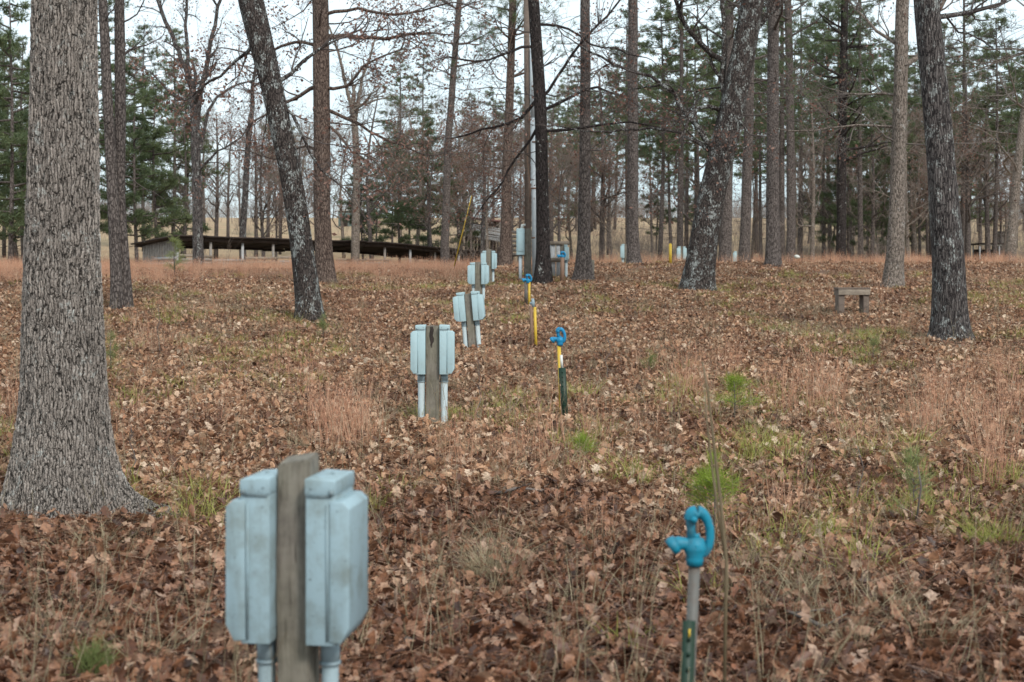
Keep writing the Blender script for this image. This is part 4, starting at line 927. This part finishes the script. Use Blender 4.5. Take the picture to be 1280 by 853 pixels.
for j in range(3): q.plank(L(-.05, .1, o0.z + .35 + j * .3), L(-.05, dep * rnd.uniform(.6, .95), o0.z + .33 + j * .3), .14, .03)
q.build('end_rails', M['whiteboard'], sh)

# collapsed shed, centre
c = ground(604, 106); cs = empty('collapsed_shed', c, .25, label='collapsed grey plank shed with broken beams on the far field', cat='ruined shed')
z0 = EYE + (YH - 275) * 106 / F - c.z; q = MB(); rg = np.random.default_rng(5)
for k in range(16): q.plank((-1.3 + k * .17, -.6, z0 - 1.5 + rg.normal(0, .12)), (-1.2 + k * .17 + rg.normal(0, .05), .2, z0 - .15), .15, .03, up=(1, 0, 0))
q.build('fallen_roof', M['board'], cs)
q = MB()
for k in range(7): q.plank((-1.7 + rg.normal(0, .15), -.75, z0 - .3 - k * .12), (1.5, -.7, z0 - .75 - k * .13 + rg.normal(0, .1)), .1, .06)
q.plank((-2.2, -.9, z0 - 1.5), (-.9, -.85, z0 - .5), .12, .08); q.plank((-2.1, -.9, z0 - 1.0), (1.5, -.9, z0 - 1.7), .13, .08)
q.build('broken_beams', M['whiteboard'], cs)
q = MB()
for k in range(12): q.plank((-1.2 + k * .24, .4, -.2), (-1.2 + k * .24, .4, z0 - .3), .2, .04, up=(1, 0, 0))
q.build('wall', M['darkroof'], cs)
q = MB(); q.box((.1, -.1, z0), (2.4, 1.2, .12), Matrix.Rotation(.1, 3, 'Y')); q.box((.2, .1, z0 + .14), (1.9, 1., .05), Matrix.Rotation(-.06, 3, 'Y')); q.build('roof', M['redmetal'], cs)
# grey board wall of a second ruin behind the pine (right of it)
c = ground(648, 104); w2 = empty('board_fence', c, 0, label='short run of grey horizontal boards behind the pine left of the utility pole', cat='board fence')
zt2 = EYE + (YH - 287) * 104 / F - c.z
for k in range(6): q = MB(); q.box((0, 0, zt2 - .2 - k * .33), (2.4, .05, .22), jit=.02); q.build('board', M['board'], w2)
for x in (-1.1, 0, 1.1): q = MB(); q.box((x, .06, zt2 / 2 - .2), (.12, .08, zt2 + .4)); q.build('post', M['post'], w2)

# far hut, left centre
c = ground(433, 165); z1 = EYE + (YH - 264) * 165 / F; hb = EYE + (YH - 286) * 165 / F
ht = empty('hut', Vector((c.x, c.y, c.z)), -.2, label='small grey-green hut with pale roof edge far across the field', cat='hut')
q = MB(); q.box((0, 0, (z1 + hb) / 2 - c.z - .4), (1.5, 1.4, z1 - hb + .8 + (hb - c.z) * .0)); q.build('wall', M['hutpaint'], ht)
q = MB(); q.box((0, 0, z1 - c.z + .05), (1.8, 1.7, .12)); q.build('roof', M['white'], ht)
q = MB()
for x in (-.6, .6):
    for y in (-.6, .6): q.box((x, y, (hb - c.z - .8) / 2), (.12, .12, hb - c.z + .2))
if hb - c.z > .5: q.build('stilts', M['board'], ht)
q = MB(); q.box((.1, -.71, (z1 + hb) / 2 - c.z - .3), (.6, .03, 1.2)); q.build('door', M['darkroof'], ht)

# open shelter, right
c = ground(1236, 98); z1 = EYE + (YH - 305) * 98 / F - c.z; os_ = empty('open_shelter', c, 0, label='low open shelter with dark flat roof on thin pale posts', cat='shelter')
q = MB(); q.box((0, .4, z1), (1.75, 1.7, .10)); q.build('roof', M['darkroof'], os_)
for x in (-.72, .62):
    for y in (-.3, 1.1): q = MB(); q.box((x, y, z1 / 2 - .1), (.07, .07, z1 + .1)); q.build('post', M['whiteboard'], os_)
q = MB(); q.box((0, -.32, z1 - .1), (1.5, .05, .08)); q.build('rail', M['white'], os_)
q = MB(); q.box((0, 1.0, z1 * .4), (1.4, .05, z1 * .8)); q.build('back_wall', M['darkroof'], os_)
c = ground(1253, 112); q = MB(); q.box((0, 0, 0), (1.0, .8, .35), jit=.02); q.box((0, 0, .19), (1.15, .95, .05)); q.box((0, 0, -.9), (.9, .7, 1.5)); o = q.build('metal_hood', M['galv']); o.location = (c.x, c.y, EYE + (YH - 293) * 112 / F); tag(o, 'grey metal-roofed bin just behind the open shelter', 'bin')

# ------------------------------------------------------------------ seedlings, shrubs, weeds (things)
def seedling(px, py, h, r, mat, label, seed, n=26, w=.0035, stem=True, thick=1., L=None, dmax=60, group=None):
    rg = np.random.default_rng(seed); b = base(px, py, dmax); root = empty('pine_seedling', b, label=label, cat='seedling', group=group)
    T = MB(); T.tube([(0, 0, -.05), (rg.normal(0, .02), rg.normal(0, .02), h * .6), (rg.normal(0, .03), rg.normal(0, .03), h)], [.009 * thick, .007 * thick, .003], 6)
    Cw = MB(); L = L or .13
    for k in range(n):
        f = rg.random() ** .8; z = h * (.12 + .88 * f); a = rg.uniform(0, 6.28); rr = r * (1 - f * .75) * rg.uniform(.3, 1.0); e = npv(math.cos(a) * rr, math.sin(a) * rr, z + rr * .4)
        T.tube([(0, 0, z), tuple(e)], [.004, .002], 4, cap=False)
        for s in (.45, .75, 1.): needles(Cw, e * npv(s, s, 1) - npv(0, 0, rr * .4 * (1 - s)), unit(e * npv(1, 1, 0) + npv(0, 0, .08)), 15, L * .85, w, rg, 1.1)
    T.build('stem', M['twig'], root); Cw.build('needles', mat, root); return root
seedling(893, 662, .36, .34, M['seedling'], 'bright green pine seedling just behind the nearest hydrant', 1, 34)
seedling(893, 598, .16, .05, M['seedling'], 'tiny bright pine sprout above the seedling behind the nearest hydrant', 11, 8)
seedling(918, 530, .48, .40, M['seedling'], 'bright green pine seedling next to a reddish grass tuft, mid slope', 2, 28)
seedling(1142, 668, .58, .22, M['seedling_dull'], 'dull thin green seedling right of centre below the broomsedge', 3, 16)
seedling(1092, 452, .38, .18, M['seedling_dull'], 'faint green sprig on the slope below the small bench', 4, 12)
seedling(812, 466, .3, .14, M['seedling_dull'], 'small dull green sprig right of the yellow-piped hydrants', 5, 12)
seedling(730, 578, .2, .16, M['seedling'], 'low yellow-green sprig below the green steel post', 6, 14)
seedling(404, 424, .42, .15, M['seedling_dull'], 'green sprig at the foot of the lichen-blotched leaning tree', 7, 14)
seedling(219, 347, 1.3, .45, M['seedling_dull'], 'dark green young pine in the tall grass before the shed end wall', 8, 30, w=.010, L=.2, thick=3)
seedling(115, 858, .09, .06, M['seedling_dull'], 'blurred small green seedling at the bottom left corner', 9, 12)
seedling(140, 470, .6, .16, M['seedling_dull'], 'thin green sprig in the grass right of the huge oak', 10, 12)
rg = np.random.default_rng(77); b = base(1238, 690); t = empty('grass_tussock', b, label='yellowish green grass tussock at the right edge of the slope', cat='grass tussock')
blade_tuft(rg, 420, .30, .17, .004, .9, seed=0).build('blades', M['greengrass'], t)
b = base(612, 725); t = empty('grass_tussock', b, label='pale dry grass tussock in the leaves right of the nearest boxes', cat='grass tussock'); blade_tuft(rg, 260, .30, .14, .004, .9, seed=0).build('blades', M['straw_pale'], t)
b = base(225, 648); t = empty('grass_tussock', b, label='small yellow-green grass tussock at the huge oak\'s root', cat='grass tussock'); blade_tuft(rg, 60, .13, .06, .004, .8, seed=0).build('blades', M['greengrass'], t)
# tall pale weed in front
b = ground(905, 6.0); t = empty('tall_weed', b, label='tall thin pale blurred weed stalk rising behind the nearest hydrant', cat='weed')
q = MB(); k = 6.0 / F
def loc_(px, py, dy=0): p = P(px, py, 6.0 + dy) - b; return (p.x, p.y, p.z)
q.tube([(0, 0, -.05), loc_(908, 700), loc_(900, 620), loc_(893, 560), loc_(885, 490), loc_(878, 452)], [.008, .0075, .007, .006, .005, .003], 6)
q.tube([loc_(905, 690, .05), loc_(893, 610, .08), loc_(884, 530, .1), loc_(880, 480, .1)], [.006, .005, .004, .002], 5)
q.build('stalk', M['straw_pale'], t)
q = MB(); leaves_on(q, [(npv(*loc_(880 + rnd.uniform(-4, 8), 455 + 14 * j)), npv(0, 0, 1)) for j in range(5)], 3, .02, rg, .012); q.build('seed_heads', M['straw_pale'], t)
b = base(787, 470); 
# thin bare saplings on the slope
def sapling(px, py, h, label, seed):
    rg = np.random.default_rng(seed); b = base(px, py); root = empty('bare_sapling', b, label=label, cat='sapling'); T = MB(); n = 7; t_ = np.linspace(0, 1, n)
    pts = np.column_stack([rg.normal(0, .02, n), rg.normal(0, .02, n), t_ * h]); T.tube(pts, np.linspace(.007, .002, n), 4)
    for k in range(8):
        i = rg.integers(2, n - 1); a = rg.uniform(0, 6.28); l = h * .25; T.tube([pts[i], pts[i] + npv(math.cos(a) * l * .5, math.sin(a) * l * .5, l * .7)], [.003, .0012], 3, cap=False)
    T.build('stem', M['twig'], root)
sapling(198, 448, .95, 'thin leafless sapling on the slope between oak and leaning tree', 1)
sapling(760, 480, .7, 'short leafless sapling right of the green steel post', 2)
sapling(600, 530, .8, 'reddish leafless sapling right beside the rotten-topped outlet post', 3)
sapling(165, 600, .5, 'small dark leafless sapling right of the huge oak roots', 4)
sapling(1075, 640, .5, 'little leafless sapling left of the dull thin seedling', 5)

# bare soil and root mound at the furrowed tree's foot and fallen twigs
def fallen(px, py, L_, a, label, seed):
    rg = np.random.default_rng(seed); b = base(px, py); n = 7; t_ = np.linspace(-.5, .5, n); x = t_ * L_ * math.cos(a); y = t_ * L_ * math.sin(a)
    z = gz(x + b.x, y + b.y) - b.z + .04 + rg.normal(0, .01, n); T = MB(); pts = np.column_stack([x, y + rg.normal(0, .02, n), z]); T.tube(pts, np.linspace(.016, .006, n), 6)
    for k in (2, 4): T.tube([pts[k], pts[k] + npv(.12, rg.normal(0, .1), .06)], [.006, .003], 4)
    o = T.build('fallen_branch', M['twig'], smooth=True); o.location = b; tag(o, label, 'branch')
fallen(1240, 425, 2.2, .05, 'fallen branch on the ground right of the furrowed trunk', 1)
fallen(930, 345, 4.5, .04, 'long thin fallen branch on the crest right of the forking oak', 2)
fallen(560, 800, .7, 1.0, 'short fallen twig in the leaves right of the nearest outlet post', 3)
fallen(660, 620, .6, .3, 'slim fallen twig mid slope below the sparse green grass', 4)
fallen(1010, 790, .8, 2.0, 'fallen pale twig near the bottom right of the slope', 5)

# ------------------------------------------------------------------ light, sky, camera
w = bpy.data.worlds.new('World'); S.world = w; w.use_nodes = True; nt = w.node_tree; nt.nodes.clear()
out = nt.nodes.new('ShaderNodeOutputWorld'); sky = nt.nodes.new('ShaderNodeTexSky'); sky.sky_type = 'NISHITA'; sky.sun_disc = False
SE, SA = math.radians(42), math.radians(150)
sky.sun_elevation = SE; sky.sun_rotation = SA; sky.air_density = 1.; sky.dust_density = 2.
bg = nt.nodes.new('ShaderNodeBackground'); bg.inputs[1].default_value = .1; nt.links.new(sky.outputs[0], bg.inputs[0])
tc = nt.nodes.new('ShaderNodeTexCoord'); nz = nt.nodes.new('ShaderNodeTexNoise'); nz.inputs['Scale'].default_value = 2.2; nz.inputs['Detail'].default_value = 4
mp = nt.nodes.new('ShaderNodeMapping'); mp.inputs['Scale'].default_value = (1, 1, 3); nt.links.new(tc.outputs['Generated'], mp.inputs[0]); nt.links.new(mp.outputs[0], nz.inputs['Vector'])
cr = nt.nodes.new('ShaderNodeValToRGB'); cr.color_ramp.elements[0].position = .35; cr.color_ramp.elements[0].color = (.64, .80, .86, 1); cr.color_ramp.elements[1].position = .65; cr.color_ramp.elements[1].color = (.84, .94, .98, 1)
nt.links.new(nz.outputs['Fac'], cr.inputs[0]); bg2 = nt.nodes.new('ShaderNodeBackground'); bg2.inputs[1].default_value = .74; nt.links.new(cr.outputs[0], bg2.inputs[0])
mx = nt.nodes.new('ShaderNodeMixShader'); mx.inputs[0].default_value = .88; nt.links.new(bg.outputs[0], mx.inputs[1]); nt.links.new(bg2.outputs[0], mx.inputs[2]); nt.links.new(mx.outputs[0], out.inputs[0])
sl = bpy.data.lights.new('sun', 'SUN'); sl.energy = 1.5; sl.angle = math.radians(10); sl.color = (1, .97, .92); so = bpy.data.objects.new('sun', sl); C.objects.link(so)
dirv = Vector((math.sin(SA) * math.cos(SE), math.cos(SA) * math.cos(SE), math.sin(SE)))
so.rotation_euler = dirv.to_track_quat('Z', 'Y').to_euler(); so.location = dirv * 50
cam = bpy.data.cameras.new('camera'); co = bpy.data.objects.new('camera', cam); C.objects.link(co); S.camera = co
co.location = (0, 0, EYE); co.rotation_euler = (math.radians(90), 0, 0)
cam.sensor_width = 36; cam.lens = F * 36 / 1280; cam.shift_y = -(426.5 - YH) / 1280; cam.clip_end = 2000; cam.clip_start = .1
cam.dof.use_dof = True; cam.dof.focus_distance = 18; cam.dof.aperture_fstop = 3.2; cam.dof.aperture_blades = 8
S.view_settings.view_transform = 'Standard'; S.view_settings.look = 'None'; S.view_settings.exposure = .92; S.view_settings.gamma = 1
S.cycles.max_bounces = 6; S.cycles.diffuse_bounces = 3; S.cycles.transparent_max_bounces = 4; S.cycles.use_denoising = True
